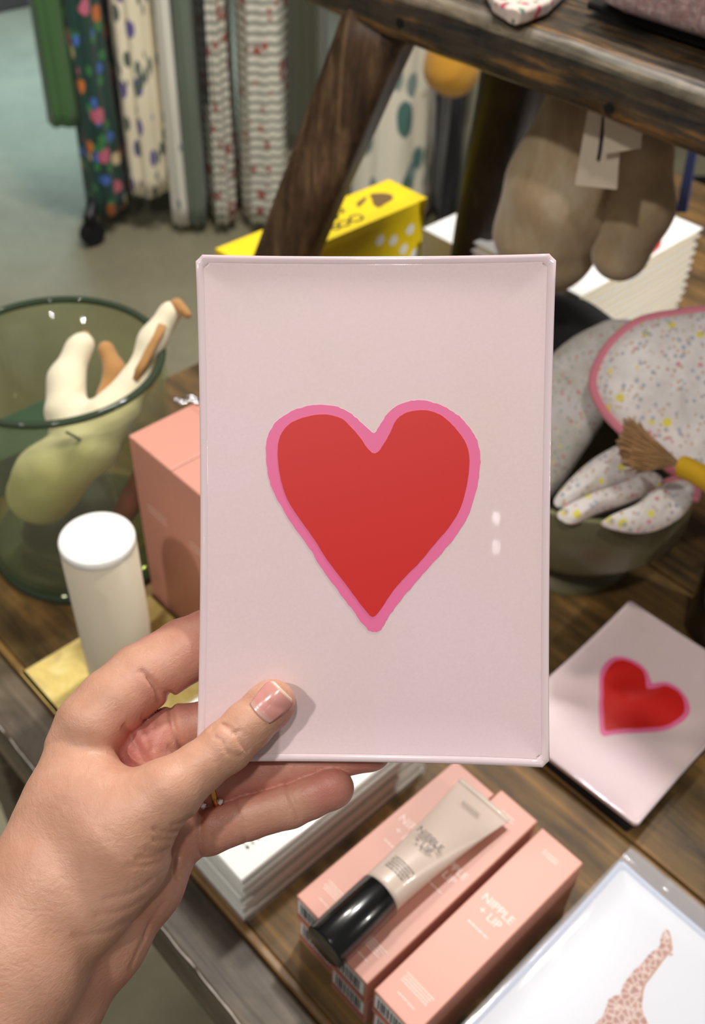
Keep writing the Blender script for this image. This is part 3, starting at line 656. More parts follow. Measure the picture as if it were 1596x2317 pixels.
groove([(330, 2030), (280, 2060), (220, 2070)], 2.5, 7, zhi=0)
groove([(290, 2080), (240, 2110), (170, 2120)], 3, 8, zhi=0)
groove([(295, 2190), (310, 2150), (345, 2080), (372, 2040)], 3, 6, zlo=-10)
groove([(380, 1690), (395, 1710), (400, 1735)], 3, 6, zlo=20)
V, Q = surf_nets(FF, HF.lo, HF.step)
# one relaxation pass for a smooth skin
for it in range(2):
    acc = np.zeros_like(V); cn_ = np.zeros(len(V))
    for a, b in ((0, 1), (1, 2), (2, 3), (3, 0)):
        for s_, d_ in ((a, b), (b, a)):
            np.add.at(acc, Q[:, d_], V[Q[:, s_]]); np.add.at(cn_, Q[:, d_], 1)
    V = V*.5+.5*acc/np.maximum(cn_, 1)[:, None]
def to_world(Vp):
    dep = DT+Vp[:, 2]*SU
    return np.array(CAM)[None]+np.outer((Vp[:, 0]-IW/2)/F*dep, RV)-np.outer((Vp[:, 1]-IH/2)/F*dep, UV)+np.outer(dep, WV)
# redness of the skin: pads, palm
red = np.full(len(V), .12)
for (x, y, z, s_, a_) in [(745, 1785, 60, 70, 1.0), (690, 1810, 60, 60, .35), (830, 1710, 70, 80, .8), (500, 1860, 60, 70, .5), (380, 1900, 70, 90, .65), (300, 2030, 70, 110, .65), (190, 2200, 60, 120, .7), (60, 2350, 40, 150, .6),
                          (310, 1660, 40, 95, .8), (275, 1735, 30, 60, 1.0), (300, 1690, 40, 70, .9), (350, 1560, 40, 80, .6), (440, 1470, 60, 90, .55), (640, 1760, 80, 90, .5), (550, 1770, 80, 90, .6), (645, 1620, -60, 45, .7), (620, 1550, -50, 30, .3), (420, 1650, 90, 60, .7)]:
    red = np.maximum(red, a_*np.exp(-(((V[:, 0]-x)**2+(V[:, 1]-y)**2)/s_**2+((V[:, 2]-z)/(s_*1.1))**2)))
red = np.maximum(red, .6*np.clip((V[:, 2]-5)/50, 0, 1))  # far side redder: palm flush, with the fingers' shading put into the colour
hand = empty('person', UD(250, 1900, DT)); tag(hand, "person's bare left hand and forearm holding up the pink heart tray", 'person')
hv = to_world(V)-np.array(hand.location)
t = MT('skin', (206, 158, 130), .42, Subsurface_Weight=.25, Subsurface_Scale=.004)
t.b.inputs['Subsurface Radius'].default_value = (1.0, .35, .18)
at = t.node('ShaderNodeAttribute'); at.attribute_name = 'redness'
co = t.coords(); n = t.noise(co, 55, 5, .65, .4)
c1 = t.mix(t.ramp(n, [(.35, 0.0), (.68, 1.0)]), (197, 150, 122), (213, 167, 142))
t.col(t.mix(at.outputs['Fac'], c1, (184, 100, 96)))
fine = t.noise(t.coords((1, 1, 1)), 800, 4, .7); wr = t.noise(t.coords((1.0, 1.0, 2.2), (.5, .4, 0)), 190, 5, .7, 1.2)
sm = t.node('ShaderNodeMath'); sm.operation = 'MULTIPLY_ADD'; t.nt.links.new(wr, sm.inputs[0]); sm.inputs[1].default_value = 1.6; t.nt.links.new(fine, sm.inputs[2])
t.bump(sm.outputs[0], .34, .0006); M['skin'] = t.m
body = np_mesh('hand_skin', hv, Q, M['skin'], hand)
atr = body.data.attributes.new('redness', 'FLOAT', 'POINT'); atr.data.foreach_set('value', red.astype(np.float32))
# thumb nail: a curved shield lying on the thumb's surface
def front_depth(x, y):
    i = (x-HF.lo[0])/HF.step; j = (y-HF.lo[1])/HF.step; i0, j0 = int(i), int(j); fi, fj = i-i0, j-j0
    c = (thumb[i0, j0]*(1-fi)*(1-fj)+thumb[i0+1, j0]*fi*(1-fj)+thumb[i0, j0+1]*(1-fi)*fj+thumb[i0+1, j0+1]*fi*fj)
    k = int(np.argmax(c < 0))
    if c[k] >= 0: return None
    return HF.ax[2][k-1]+HF.step*c[k-1]/(c[k-1]-c[k])
na = Vector((.70, -.71)).normalized(); nb = Vector((.71, .70)).normalized(); nc = Vector((613, 1590))
vs = []; NA, NB = 16, 16; cols = []
cdep = front_depth(nc.x, nc.y)
for i in range(NA+1):
    for j in range(NB+1):
        s_ = i/NA; t_ = j/NB*2-1
        hwid = 39*(1-.20*(1-s_)**2)*(1 if s_ < .75 else math.sqrt(max(.12, 1-((s_-.75)/.36)**2)))
        endc = -8*(t_**2) if s_ > .5 else 0
        a_ = -42+82*s_+(6*t_*t_ if s_ < .3 else 0)*(1-s_/.3 if s_ < .3 else 0); b_ = t_*hwid
        p = nc+na*a_+nb*b_
        d = front_depth(p.x, p.y); quad = cdep+(b_/36)**2*17+(a_/42)**2*(7 if a_ > 0 else 3)-2.2
        dd = quad if d is None else min(quad, d-1.0)
        if s_ < .08: dd = (d if d is not None else quad)+1.0
        vs.append((p.x, p.y, dd)); cols.append(s_)
fs = [(i*(NB+1)+j, (i+1)*(NB+1)+j, (i+1)*(NB+1)+j+1, i*(NB+1)+j+1) for i in range(NA) for j in range(NB)]
t = MT('nail', rough=.22, Coat_Weight=.5, Coat_Roughness=.12); at = t.node('ShaderNodeAttribute'); at.attribute_name = 'along'
t.col(t.ramp(at.outputs['Fac'], [(.0, (196, 140, 122)), (.10, (214, 170, 158)), (.22, (206, 142, 134)), (.90, (212, 148, 140)), (.945, (228, 196, 176)), (1, (226, 196, 172))]))
t.bump(t.noise(t.coords((1, 1, 1)), 300, 2), .05, .0003)
wv = to_world(np.array(vs))-np.array(hand.location)
nail = mesh('thumbnail', [tuple(v) for v in wv], fs, t.m, hand, True); nail['label'] = 'glossy pink thumbnail'
a2 = nail.data.attributes.new('along', 'FLOAT', 'POINT'); a2.data.foreach_set('value', cols)
so = nail.modifiers.new('solid', 'SOLIDIFY'); so.thickness = .0004; so.offset = 0
# gold ring round the base of the ring finger
cpt = (478, 1780, 97); adir = Vector((90, -26, -2)).normalized(); e1 = Vector((0, 0, 1)); e2 = adir.cross(e1).normalized()
pr = np.array([[cpt[0]+(e1.x*math.cos(a)+e2.x*math.sin(a))*55, cpt[1]+(e1.y*math.cos(a)+e2.y*math.sin(a))*55, cpt[2]+(e1.z*math.cos(a)+e2.z*math.sin(a))*55] for a in [2*math.pi*i/40 for i in range(40)]])
rw = [Vector(v) for v in to_world(pr)-np.array(hand.location)]
rg = tube('ring', rw, .0012, M['gold'], hand, 10, closed=True); rg['label'] = 'thin gold ring with tiny stones'
for dx in (-22, 16):
    p = Vector(to_world(np.array([[482+dx, 1818-dx*.25, 46]]))[0])-hand.location
    bm = bmesh.new(); bmesh.ops.create_icosphere(bm, subdivisions=1, radius=.0013, matrix=Matrix.Translation(p)); from_bm('gemstone', bm, M['stone'], rg)

# ---------------------------------------------------------------- bench standing on the table
ZS0, ZS1 = .380, .420
bn = empty('wooden_bench', (-.2, .73, T)); tag(bn, 'dark weathered wooden bench with slanted legs standing on the table', 'bench')
fa = U(895, 90, ZS0); yf = fa.y
vs = []; fs = []
NXs = 90; x0, x1 = -.705, .32; yb2 = yf+.26
prof = [(yf+.004, ZS0), (yf+.001, ZS0+.003), (yf, ZS0+.012), (yf, ZS1-.009), (yf+.0025, ZS1-.004), (yf+.008, ZS1-.0006), (yf+.02, ZS1), (yf+.08, ZS1), (yf+.17, ZS1), (yb2-.008, ZS1), (yb2, ZS1-.006), (yb2, ZS0+.004), (yb2-.005, ZS0), (yf+.1, ZS0)]
for i in range(NXs+1):
    x = x0+(x1-x0)*i/NXs
    for k, (y, z) in enumerate(prof):
        w = noise.noise((x*9, y*11, z*20))*.0022+noise.noise((x*40, y*9, z*60))*.0007
        vs.append((x+.2, y-.73+w, z+w*.8))
n = len(prof)
for i in range(NXs):
    for k in range(n): fs.append((i*n+k, (i+1)*n+k, (i+1)*n+(k+1) % n, i*n+(k+1) % n))
fs.append(tuple(range(n))); fs.append(tuple(range(NXs*n, NXs*n+n))[::-1])
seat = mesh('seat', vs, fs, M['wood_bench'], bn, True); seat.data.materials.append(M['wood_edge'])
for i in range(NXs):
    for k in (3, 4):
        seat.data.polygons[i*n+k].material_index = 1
def leg(top, bot, rt, rb, m, ang=0):
    top = Vector(top)-Vector((-.2, .73, 0)); bot = Vector(bot)-Vector((-.2, .73, 0)); rings = []
    for k in range(15):
        s = k/14; c = top.lerp(bot, s); ra = rt+(rb-rt)*s; ring = []
        for q in range(20):
            a = 2*math.pi*q/20; cc, ss = math.cos(a), math.sin(a); rr_ = ra/((abs(cc)**6+abs(ss)**6)**(1/6)); rr_ *= 1+.03*noise.noise((q*.9, s*6, ra*50))
            ring.append((c.x+rr_*math.cos(a+ang), c.y+rr_*math.sin(a+ang), c.z))
        rings.append(ring)
    return loft('leg', rings, m, bn)
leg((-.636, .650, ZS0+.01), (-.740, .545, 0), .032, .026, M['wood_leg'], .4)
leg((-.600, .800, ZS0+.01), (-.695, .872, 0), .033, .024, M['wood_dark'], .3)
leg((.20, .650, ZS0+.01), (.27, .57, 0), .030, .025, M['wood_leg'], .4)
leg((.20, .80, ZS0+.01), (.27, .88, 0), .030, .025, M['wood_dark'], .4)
for px, py in ((905, 52), (1378, 245)):
    p = UP(px, py, (0, yf-.0016, 0), (0, 1, 0)); bm = bmesh.new(); bmesh.ops.create_cone(bm, cap_ends=True, segments=14, radius1=.0035, radius2=.0035, depth=.002, matrix=Matrix.Translation(p-Vector((-.2, .73, T))) @ Matrix.Rotation(math.pi/2, 4, 'X')); from_bm('nail_hole', bm, M['dark'], bn)
# on the bench: fleece throw with a dark mat below, and a bright floral cloth
def roundbox(name, x0, x1, y0, y1, z0, z1, m, r=.02, amp=.003, nn=16):
    bm = bmesh.new(); bmesh.ops.create_cube(bm, size=1); bmesh.ops.subdivide_edges(bm, edges=bm.edges, cuts=nn, use_grid_fill=True)
    for v in bm.verts:
        p = Vector((x0+(v.co.x+.5)*(x1-x0), y0+(v.co.y+.5)*(y1-y0), z0+(v.co.z+.5)*(z1-z0)))
        rr_ = min(r, (z1-z0)/2-.0001); q = Vector((min(max(p.x, x0+rr_), x1-rr_), min(max(p.y, y0+rr_), y1-rr_), min(max(p.z, z0+rr_), z1-rr_)))
        d = p-q
        if d.length > 1e-6: p = q+d.normalized()*rr_
        p += Vector((0, 0, 1))*amp*noise.noise(p*25)*(1 if v.co.z > 0 else 0); v.co = p
    return from_bm(name, bm, m, None, True)
ft = U(1350, 5, ZS1+.012); fz = U(1596, 110, ZS1+.012)
mat_ = roundbox('dark_placemat', ft.x-.012, .2, ft.y+.004, yf+.25, T+ZS1+.0022, T+ZS1+.011, M['dark'], .004, 0, 6); tag(mat_, 'black cloth edge lying on the bench beneath the pink fleece', 'cloth')
thr = roundbox('fleece_throw', ft.x, .2, ft.y-.010, yf+.25, T+ZS1+.0115, T+ZS1+.060, M['fleece'], .011, .006, 24); tag(thr, 'folded dusty pink fuzzy throw on top of the bench', 'throw')
tip = [U(a, b, ZS1+.012) for a, b in ((1118, -2), (1150, 18), (1176, 26), (1200, 20), (1245, 2), (1290, -40), (1250, -110), (1090, -60))]
fl = ngon_solid('floral_cloth', [Vector((p.x, p.y, T+ZS1+.0022)) for p in tip], (0, 0, 1), .010, M['pinkprint_tip']); bevel(fl, .004, 3); tag(fl, 'corner of a bright pink and green floral cloth on the bench', 'cloth')

# ---------------------------------------------------------------- beige velvet soft toy hanging under the bench
def blob(name, chains, step, m, parent=None, hard=False, kk=None):
    pts = np.array([p for c in chains for p in c[0]]); mr = pts[:, 3].max()*1.9+step*3
    f = Field(pts[:, :3].min(0)-mr, pts[:, :3].max(0)+mr, step)
    for pts_, k, sc in chains: f.chain(pts_, k, sc, kk=k)
    V_, Q_ = surf_nets(f.F, f.lo, step)
    for it in range(2):
        acc = np.zeros_like(V_); c_ = np.zeros(len(V_))
        for a, b in ((0, 1), (1, 2), (2, 3), (3, 0)):
            np.add.at(acc, Q_[:, b], V_[Q_[:, a]]); np.add.at(c_, Q_[:, b], 1); np.add.at(acc, Q_[:, a], V_[Q_[:, b]]); np.add.at(c_, Q_[:, a], 1)
        V_ = V_*.4+.6*acc/np.maximum(c_, 1)[:, None]
    return np_mesh(name, V_, Q_, m, parent)
def pp(px, py, y, r):        # pixel on vertical plane y=const, radius in pixels
    p = UP(px, py, (0, y, 0), (0, 1, 0)); k = (p-CAM).dot(WV)/F; return (p.x, p.y, p.z, r*k)
vt = empty('velvet_toy', UP(1300, 400, (0, .72, 0), (0, 1, 0))); tag(vt, 'beige velvet soft toy with two long rounded ears hanging under the bench', 'soft toy')
def sub(c, o): return [(a-o.x, b-o.y, d-o.z, r_) for a, b, d, r_ in c]
e1_ = sub([pp(1330, 170, .74, 62), pp(1325, 290, .735, 102), pp(1288, 420, .73, 134), pp(1240, 530, .73, 112), pp(1240, 560, .73, 98)], vt.location)
e2_ = sub([pp(1440, 230, .745, 40), pp(1460, 350, .74, 52), pp(1448, 470, .735, 68), pp(1405, 570, .735, 66)], vt.location)
blob('ear', [(e1_, .02, (1, 1, 1))], .0035, M['velvet'], vt); blob('ear', [(e2_, .02, (1, 1, 1))], .0035, M['velvet'], vt)
tw = empty('swing_tag', UP(1360, 330, (0, .665, 0), (0, 1, 0))); tag(tw, 'long cream swing tag with a black cord hanging over the beige toy', 'tag')
def quadcard(name, px4, y, m, parent, th=.0012):
    return ngon_solid(name, [UP(a, b, (0, y, 0), (0, 1, 0))-parent.location for a, b in px4], (0, -1, 0), th, m, parent)
quadcard('card', [(1337, 225), (1412, 235), (1398, 428), (1303, 418)], .655, M['tag'], tw)
tube('cord', [UP(a, b, (0, .6525, 0), (0, 1, 0))-tw.location for a, b in ((1372, 200), (1364, 290), (1358, 340), (1354, 362))], .0013, M['cord'], tw, 8)
tw2 = empty('swing_tag', UP(1420, 300, (0, .648, 0), (0, 1, 0))); tag(tw2, 'short cream swing tag overlapping the longer one on the beige toy', 'tag')
quadcard('card', [(1372, 215), (1462, 225), (1452, 335), (1368, 348)], .648, M['tag'], tw2)
tube('cord', [UP(a, b, (0, .6455, 0), (0, 1, 0))-tw2.location for a, b in ((1400, 200), (1404, 225), (1410, 240))], .0008, M['cord'], tw2, 8)

# ---------------------------------------------------------------- behind: yellow box, white stacks, kraft block
ZY = .13
yn = U(490, 562, ZY); yfr = U(885, 408, ZY); yrr = U(965, 447, ZY)
yb_ = empty('yellow_box', ((yn.x+yrr.x)/2, (yn.y+yfr.y)/2, T)); tag(yb_, 'bright yellow printed box standing behind the slanted bench leg', 'box')
hx, hy = (yrr.x-yn.x)/2, (yfr.y-yn.y)/2
box('carton', -hx, hx, -hy, hy, .0005, ZY-.012, M['yellow_card'], yb_, .001); box('lid', -hx-.0012, hx+.0012, -hy-.001, hy+.001, ZY-.0118, ZY, M['yellow_card'], yb_, .001)
def yt(px, py): p = U(px, py, ZY); return (p.x-yb_.location.x, p.y-yb_.location.y)
def blobprint(px, zz, m, parent, conv):
    c = [Vector(conv(*p)).to_3d() for p in px]; c = crom(c, 4, True); ngon_solid('emblem', [Vector((p.x, p.y, zz)) for p in c], (0, 0, 1), .0002, m, parent)
M['brown_ink'] = MT('brown_ink', (112, 84, 40), .6).m
blobprint([(838, 440), (862, 437), (884, 440), (890, 450), (872, 462), (858, 470), (846, 464), (842, 452)], ZY+.0001, M['brown_ink'], yb_, yt)
blobprint([(808, 458), (816, 454), (822, 448), (830, 446), (826, 456), (818, 464), (810, 470)], ZY+.0001, M['brown_ink'], yb_, yt)
for cx_, cy_, rr_ in ((752, 492, 13), (768, 478, 10), (778, 506, 13), (806, 494, 15), (740, 512, 10), (760, 515, 9)):
    cpt_ = Vector(yt(cx_, cy_)).to_3d(); cpt_.z = ZY+.0004
    ring = [cpt_+Vector((rr_*.00042*math.cos(a), rr_*.00055*math.sin(a), 0)) for a in [2*math.pi*i/18 for i in range(18)]]
    tube('printed_lettering', ring, .0016, M['black_ink'], yb_, 6, closed=True, flat=.1)
for k, (px, py) in enumerate(((862, 545), (892, 545), (930, 520), (915, 565), (940, 575))):
    p = UP(px, py, (yb_.location.x+hx+.0015, 0, 0), (1, 0, 0))-yb_.location; vs = []; 
    for i in range(24):
        a = 2*math.pi*i/24; rr_ = .0062*(1+.25*math.cos(6*a)); vs.append(Vector((hx+.0006, p.y+rr_*math.cos(a), p.z+rr_*math.sin(a))))
    ngon_solid('flower_print', vs, (1, 0, 0), .0002, M['white'], yb_)
ngon_solid('print_panel', [Vector((hx+.0006, a, b)) for a, b in ((-.09, .02), (.045, .02), (.045, .075), (-.09, .075))], (1, 0, 0), .0002, M['edge_blue'], yb_)

lw = U(959, 516, .045)
wb = empty('white_box', (lw.x+.0275, lw.y+.09, T)); tag(wb, 'low white box just left of the dark rear bench leg', 'box')
box('carton', -.0275, .0275, -.09, .09, .0005, .032, M['white'], wb, .0015); box('lid', -.0285, .0285, -.091, .091, .0322, .045, M['white'], wb, .0015)
bk = U(1500, 470, .106); rg_ = U(1590, 515, .106)
for k in range(10):
    h = .0106; j = random.uniform(-.0012, .0012); j2 = random.uniform(-.0012, .0012)
    lb_ = ['topmost white book in the tall stack at the far right', 'white book second from top in the tall right stack', 'white book third from top in the tall right stack', 'white book fourth from top in the tall right stack', 'white book fifth from top in the tall right stack', 'white book sixth from top in the tall right stack', 'white book seventh from top in the tall right stack', 'white book third from bottom in the tall right stack', 'white book second from bottom in the tall right stack', 'lowest white book in the tall right stack on the table'][k]
    z1 = .106-k*h; r = empty('paper_book', (rg_.x-.075+j, rg_.y-.115+j2, T+z1-h)); tag(r, lb_, 'book', 'white books in the tall right stack')
    box('cover', -.075, .075, -.115, .115, h-.0018, h-.0002, M['white'], r, .0004); box('pages', -.0715, .0715, -.112, .112, .0018, h-.0018, M['ivory'], r, .0003); box('cover', -.075, .075, -.115, .115, .0002, .0018, M['white'], r, .0004)
p = U(1490, 545, .106)
rd = ngon_solid('red_bow', [U(a, b, .1062) for a, b in ((1476, 575), (1484, 530), (1500, 505), (1502, 520), (1494, 560))], (0, 0, 1), .003, M['heart_red']); tag(rd, 'small red ribbon piece lying on the tall white book stack', 'ribbon')
kb = box('kraft_block', -.36, -.10, 1.10, 1.25, T, T+.28, M['kraft'], None, .004); tag(kb, 'brown kraft carton standing at the far right behind the white books', 'box')
nvp = [UP(a, b, (0, 1.09, 0), (0, 1, 0)) for a, b in ((1562, 330), (1582, 330), (1556, 480), (1532, 480))]
nv = ngon_solid('navy_strap', nvp, (0, -1, 0), .003, M['navy']); tag(nv, 'narrow navy blue strap hanging beside the kraft carton', 'strap')

# ---------------------------------------------------------------- green glass pot at the left with a felt animal toy
GC = Vector((-.634, .291)); GR = .0865; GH = .198
gp = empty('glass_pot', (GC.x, GC.y, T)); tag(gp, 'clear green straight-sided glass pot with a thick rim at the left', 'pot')
lathe('glass_wall', [(0, .012), (GR-.020, .012), (GR-.009, .014), (GR-.0065, .022), (GR-.0025, GH), (GR+.0005, GH), (GR-.003, .020), (GR-.006, .008), (GR-.022, .005), (0, .005)], M['green_glass'], gp, 96)
lathe('rim', [(GR-.0015+.0032*math.cos(a), GH+.0028*math.sin(a)) for a in [2*math.pi*i/12 for i in range(12)]], M['green_glass_thick'], gp, 96, closed=True)
lathe('foot', [(GR-.030, .0002), (GR-.006, .0002), (GR-.003, .003), (GR-.005, .009), (GR-.020, .0115), (GR-.030, .0115)], M['green_glass_thick'], gp, 96, closed=True)
ty = empty('felt_toy', (GC.x, GC.y, T+.02)); tag(ty, 'cream felt animal toy stuffed head-down into the green glass pot', 'soft toy')
def pz(px, py, dist, r_):
    p = UD(px, py, dist)-ty.location; return (p.x, p.y, p.z, r_*dist/F)
def wall_d(px, py, r_):
    d = RV*((px-IW/2)/F)-UV*((py-IH/2)/F)+WV; best = None
    for i in range(500, 1200):
        p = CAM+d*(i/1000)
        if p.z < T+GH+.002 and (Vector((p.x, p.y))-GC).length < GR-.010-r_*i/1000/F: return i/1000
    return .8
def pw(px, py, r_, k=0): return pz(px, py, wall_d(px, py, r_)+k, r_)
body_c = [pw(72, 1118, 56), pw(110, 1082, 72), pw(200, 1010, 60), pz(270, 930, .80, 44)]
bc2 = [pw(100, 1125, 62), pw(130, 1060, 64)]
legA = [pz(240, 940, .79, 44), pz(300, 870, .80, 28), pz(345, 770, .805, 26), pz(385, 708, .808, 27)]
legB = [pz(150, 930, .80, 50), pz(150, 860, .805, 34), pz(178, 790, .81, 22), pz(190, 775, .81, 20)]
blob('body', [(body_c, .012, (1, 1, 1)), (bc2, .01, (1, 1, 1)), (legA, .012, (1, 1, 1)), (legB, .014, (1, 1, 1))], .0028, M['plush_cream'], ty)
st_ = [Vector(pz(a, b, d, 1)[:3]) for a, b, d in ((302, 860, .790), (325, 820, .792), (350, 770, .794), (368, 735, .796))]
tube('felt_stripe', st_, .0042, M['plush_tan'], ty, 8, flat=.5)
hc = [pz(400, 690, .806, 17), pz(425, 712, .80, 11)]
blob('hoof', [(hc, .006, (1, 1, 1))], .0022, M['plush_tan'], ty)
blob('hoof', [([pz(192, 762, .812, 15), pz(205, 778, .812, 12)], .006, (1, 1, 1))], .0022, M['plush_tan'], ty)
ear = [pz(240, 790, .815, 20), pz(262, 840, .812, 22), pz(240, 900, .808, 24)]
blob('tail', [(ear, .008, (1, 1, 1))], .0025, M['plush_tan'], ty)
def eye(px, py, d):
    p = Vector(pz(px, py, d, 1)[:3]); bm = bmesh.new(); bmesh.ops.create_uvsphere(bm, u_segments=12, v_segments=8, radius=.0024, matrix=Matrix.Translation(p)); from_bm('eye', bm, M['dark'], ty, True)
eye(245, 1028, wall_d(225, 1015, 60)-.012)
tube('stitched_mouth', [Vector(pz(a, b, wall_d(a, b, 70)-.016, 1)[:3]) for a, b in ((118, 1110), (135, 1118), (152, 1108))], .0012, M['plush_tan'], ty, 6)
tube('neck_cord', [Vector(pz(a, b, wall_d(a, b, 50)-.011, 1)[:3]) for a, b in ((150, 978), (170, 988), (190, 1002))], .0011, M['dark'], ty, 6)
tc_ = box('teal_box', -.790, -.735, .175, .352, T, T+.042, M['teal'], None, .001); tag(tc_, 'flat dark teal box lying behind the green glass pot', 'box')
dkf = blob('dark_base_filler', [([(GC.x-.02, GC.y+.01, T+.036, .030), (GC.x+.03, GC.y-.01, T+.034, .028), (GC.x, GC.y-.035, T+.032, .024)], .02, (1, 1, 1))], .003, M['dark_green_filler']); tag(dkf, 'dark green blob added for the dark thick base of the green glass pot', 'cloth')  # added filler, makes the pot's thick glass base look dark
rdx = blob('red_toy', [([(-.600, .335, T+.066, .012), (-.578, .300, T+.064, .010)], .01, (1, 1, 1))], .003, MT('dark_red_felt', (110, 30, 24), .85).m); tag(rdx, 'small dark red felt toy at the bottom of the green pot', 'soft toy')

# ---------------------------------------------------------------- footed olive bowl with floral pouches
BC = U(1325, 1000, .122).to_2d(); BR = .097; BZ = .122
fb = empty('footed_bowl', (BC.x, BC.y, T)); tag(fb, 'dark olive glass footed bowl at the right, filled with floral pouches', 'bowl')
lathe('bowl', [(0, .058), (BR-.025, .059), (BR-.008, .066), (BR-.005, .078), (BR-.004, BZ), (BR, BZ+.0012), (BR+.002, BZ), (BR+.002, .066), (BR-.004, .056), (BR-.02, .050), (.03, .046), (0, .046)], M['olive_glass'], fb, 96)
lathe('foot', [(0, .0465), (.034, .0460), (.036, .030), (.046, .016), (.062, .008), (.066, .0035), (.064, .0002), (0, .0002)], M['olive_glass'], fb, 96)
lathe('rim', [(BR+.0005+.0024*math.cos(a), BZ+.0022*math.sin(a)) for a in [2*math.pi*i/10 for i in range(10)]], M['olive_rim'], fb, 96, closed=True)
def pouch(name, label, outline, depth_c, tilt, th, m, pipe=True, cx=None, seed=1, wr=.002, pr_=.0042, piperange=None):
    """soft padded pouch: outline in the plane through depth_c, puffed up by th"""
    cpx = cx or (sum(p[0] for p in outline)/len(outline), sum(p[1] for p in outline)/len(outline))
    c0_ = UD(cpx[0], cpx[1], depth_c); nrm = (-WV+UV*tilt[1]+RV*tilt[0]).normalized()
    ol = crom([UP(a, b, c0_, nrm) for a, b in outline], 6, True); n_ = len(ol); root = empty(name, c0_); tag(root, label, 'pouch')
    vs, fs = [], []; K = 14
    for side in (1, -1):
        for k in range(K+1):
            s = k/K
            for i, p in enumerate(ol):
                q = c0_.lerp(p, s); hgt = th*(max(0, 1-s**3.2))**.55
                ww = wr*(noise.noise(q*45+Vector((seed, 0, 0)))+.6*noise.noise(q*110))*(1-s**4) if side > 0 else 0
                vs.append(q+nrm*(hgt*side+ww)-c0_)
    off = (K+1)*n_
    for k in range(K):
        for i in range(n_):
            j = (i+1) % n_; a = k*n_+i; b = k*n_+j; c = (k+1)*n_+j; d = (k+1)*n_+i; fs.append((a, d, c, b)); fs.append((off+a, off+b, off+c, off+d))
    mesh('padded_cloth', vs, fs, m, root, True)
    if pipe:
        seg = ol if piperange is None else [ol[i % n_] for i in range(int(piperange[0]*n_), int(piperange[1]*n_))]
        tube('piping', [p+nrm*.001-c0_ for p in seg], pr_, M['piping'], root, 10, closed=piperange is None)
    return root
pouch('quilted_pouch', 'greyer dense floral pouch at the left inside the olive bowl', [(1170, 900), (1235, 818), (1290, 768), (1345, 738), (1392, 722), (1450, 740), (1440, 850), (1370, 950), (1310, 1040), (1260, 1110), (1200, 1150), (1150, 1000)], .862, (0, .15), .018, M['pouch_grey'], False, seed=3)
pouch('quilted_pouch', 'large pale floral pouch with pink piping bulging from the olive bowl', [(1343, 870), (1358, 815), (1395, 765), (1450, 728), (1530, 712), (1620, 705), (1720, 740), (1760, 900), (1700, 1050), (1600, 1100), (1530, 1070), (1470, 1020), (1410, 975), (1365, 925)], .800, (0, .10), .026, M['pouch'], True, seed=9)
pouch('quilted_pouch', 'folded white floral pouch lying against the front of the bowl', [(1255, 1130), (1300, 1075), (1360, 1030), (1430, 1000), (1500, 1010), (1480, 1060), (1420, 1090), (1330, 1125), (1275, 1150)], .800, (0, .5), .014, M['pouch'], False, seed=15)
pouch('quilted_pouch', 'narrow white floral pouch layer just inside the bowl front rim', [(1262, 1160), (1330, 1125), (1400, 1100), (1480, 1070), (1500, 1100), (1440, 1130), (1350, 1160), (1290, 1185)], .790, (0, .6), .010, M['pouch'], False, seed=21)
pouch('quilted_pouch', 'small white floral pouch with a pink loop at the bowl right', [(1360, 1185), (1430, 1150), (1480, 1110), (1530, 1090), (1572, 1100), (1560, 1150), (1510, 1190), (1440, 1205)], .775, (0, .5), .012, M['pouch'], True, seed=27, piperange=(.32, .62))
# yellow knitted cord ending in a brown yarn tassel
kn = empty('knitted_tassel', UD(1535, 1050, .72)); tag(kn, 'yellow knitted cord ending in a brown yarn tassel over the bowl', 'tassel')
kp = crom([UD(a, b, d)-kn.location for a, b, d in ((1532, 1052, .722), (1560, 1062, .718), (1600, 1085, .712), (1660, 1125, .705), (1740, 1190, .70))], 6)
tube('knitted_cord', kp, [.0030, .0062, .0074]+[.0080]*(len(kp)-3), M['knit'], kn, 16)
vs, fs = [], []
for k in range(320):
    a = random.uniform(-1, 1); b = random.uniform(-1, 1)*.8; a2_ = a+random.uniform(-.25, .25); L_ = random.uniform(.75, 1.05)
    ends = UD(1540, 1050, .722), UD(1480+random.uniform(-8, 8), 1030+a*32, .722-.008*(1-abs(b))), UD(1540-140*L_+abs(a)*18, 1014+a2_*56-6*L_, .726+b*.008)
    pts = crom([e-kn.location for e in (ends[0], ends[1], ends[2])], 4); v_, f_ = tube_data(pts, random.uniform(.00040, .00070), 4)
    o_ = len(vs); vs += v_; fs += [tuple(i+o_ for i in f) for f in f_]
mesh('yarn_tassel', vs, fs, M['tassel'], kn, True)
dbg = blob('black_pouch', [([tuple(U(a, b, .05))+(r_,) for a, b, r_ in ((1180, 770, .046), (1270, 785, .050), (1340, 815, .046))], .02, (1, 1, 1))], .005, M['dark']); tag(dbg, 'soft black pouch between the olive bowl and the white book stack', 'pouch')
# bits at the right edge
bc_ = box('beige_card', -.20, -.14, .66, .73, T, T+.003, M['tag'], None, .001); tag(bc_, 'small beige card on the table right of the olive bowl', 'card')
kp_ = U(1612, 1330, .05)
jar = empty('black_jar', (kp_.x+.012, kp_.y+.01, T)); tag(jar, 'black jar with a pale lid at the right edge beside the bowl', 'jar')
lathe('jar_body', [(0, 0), (.023, 0), (.026, .003), (.026, .085), (.022, .092), (0, .092)], M['black_plastic'], jar, 48)
lathe('lid', [(.024, .0922), (.0245, .094), (.0245, .104), (.022, .106), (0, .106)], M['pale_blue'], jar, 48)

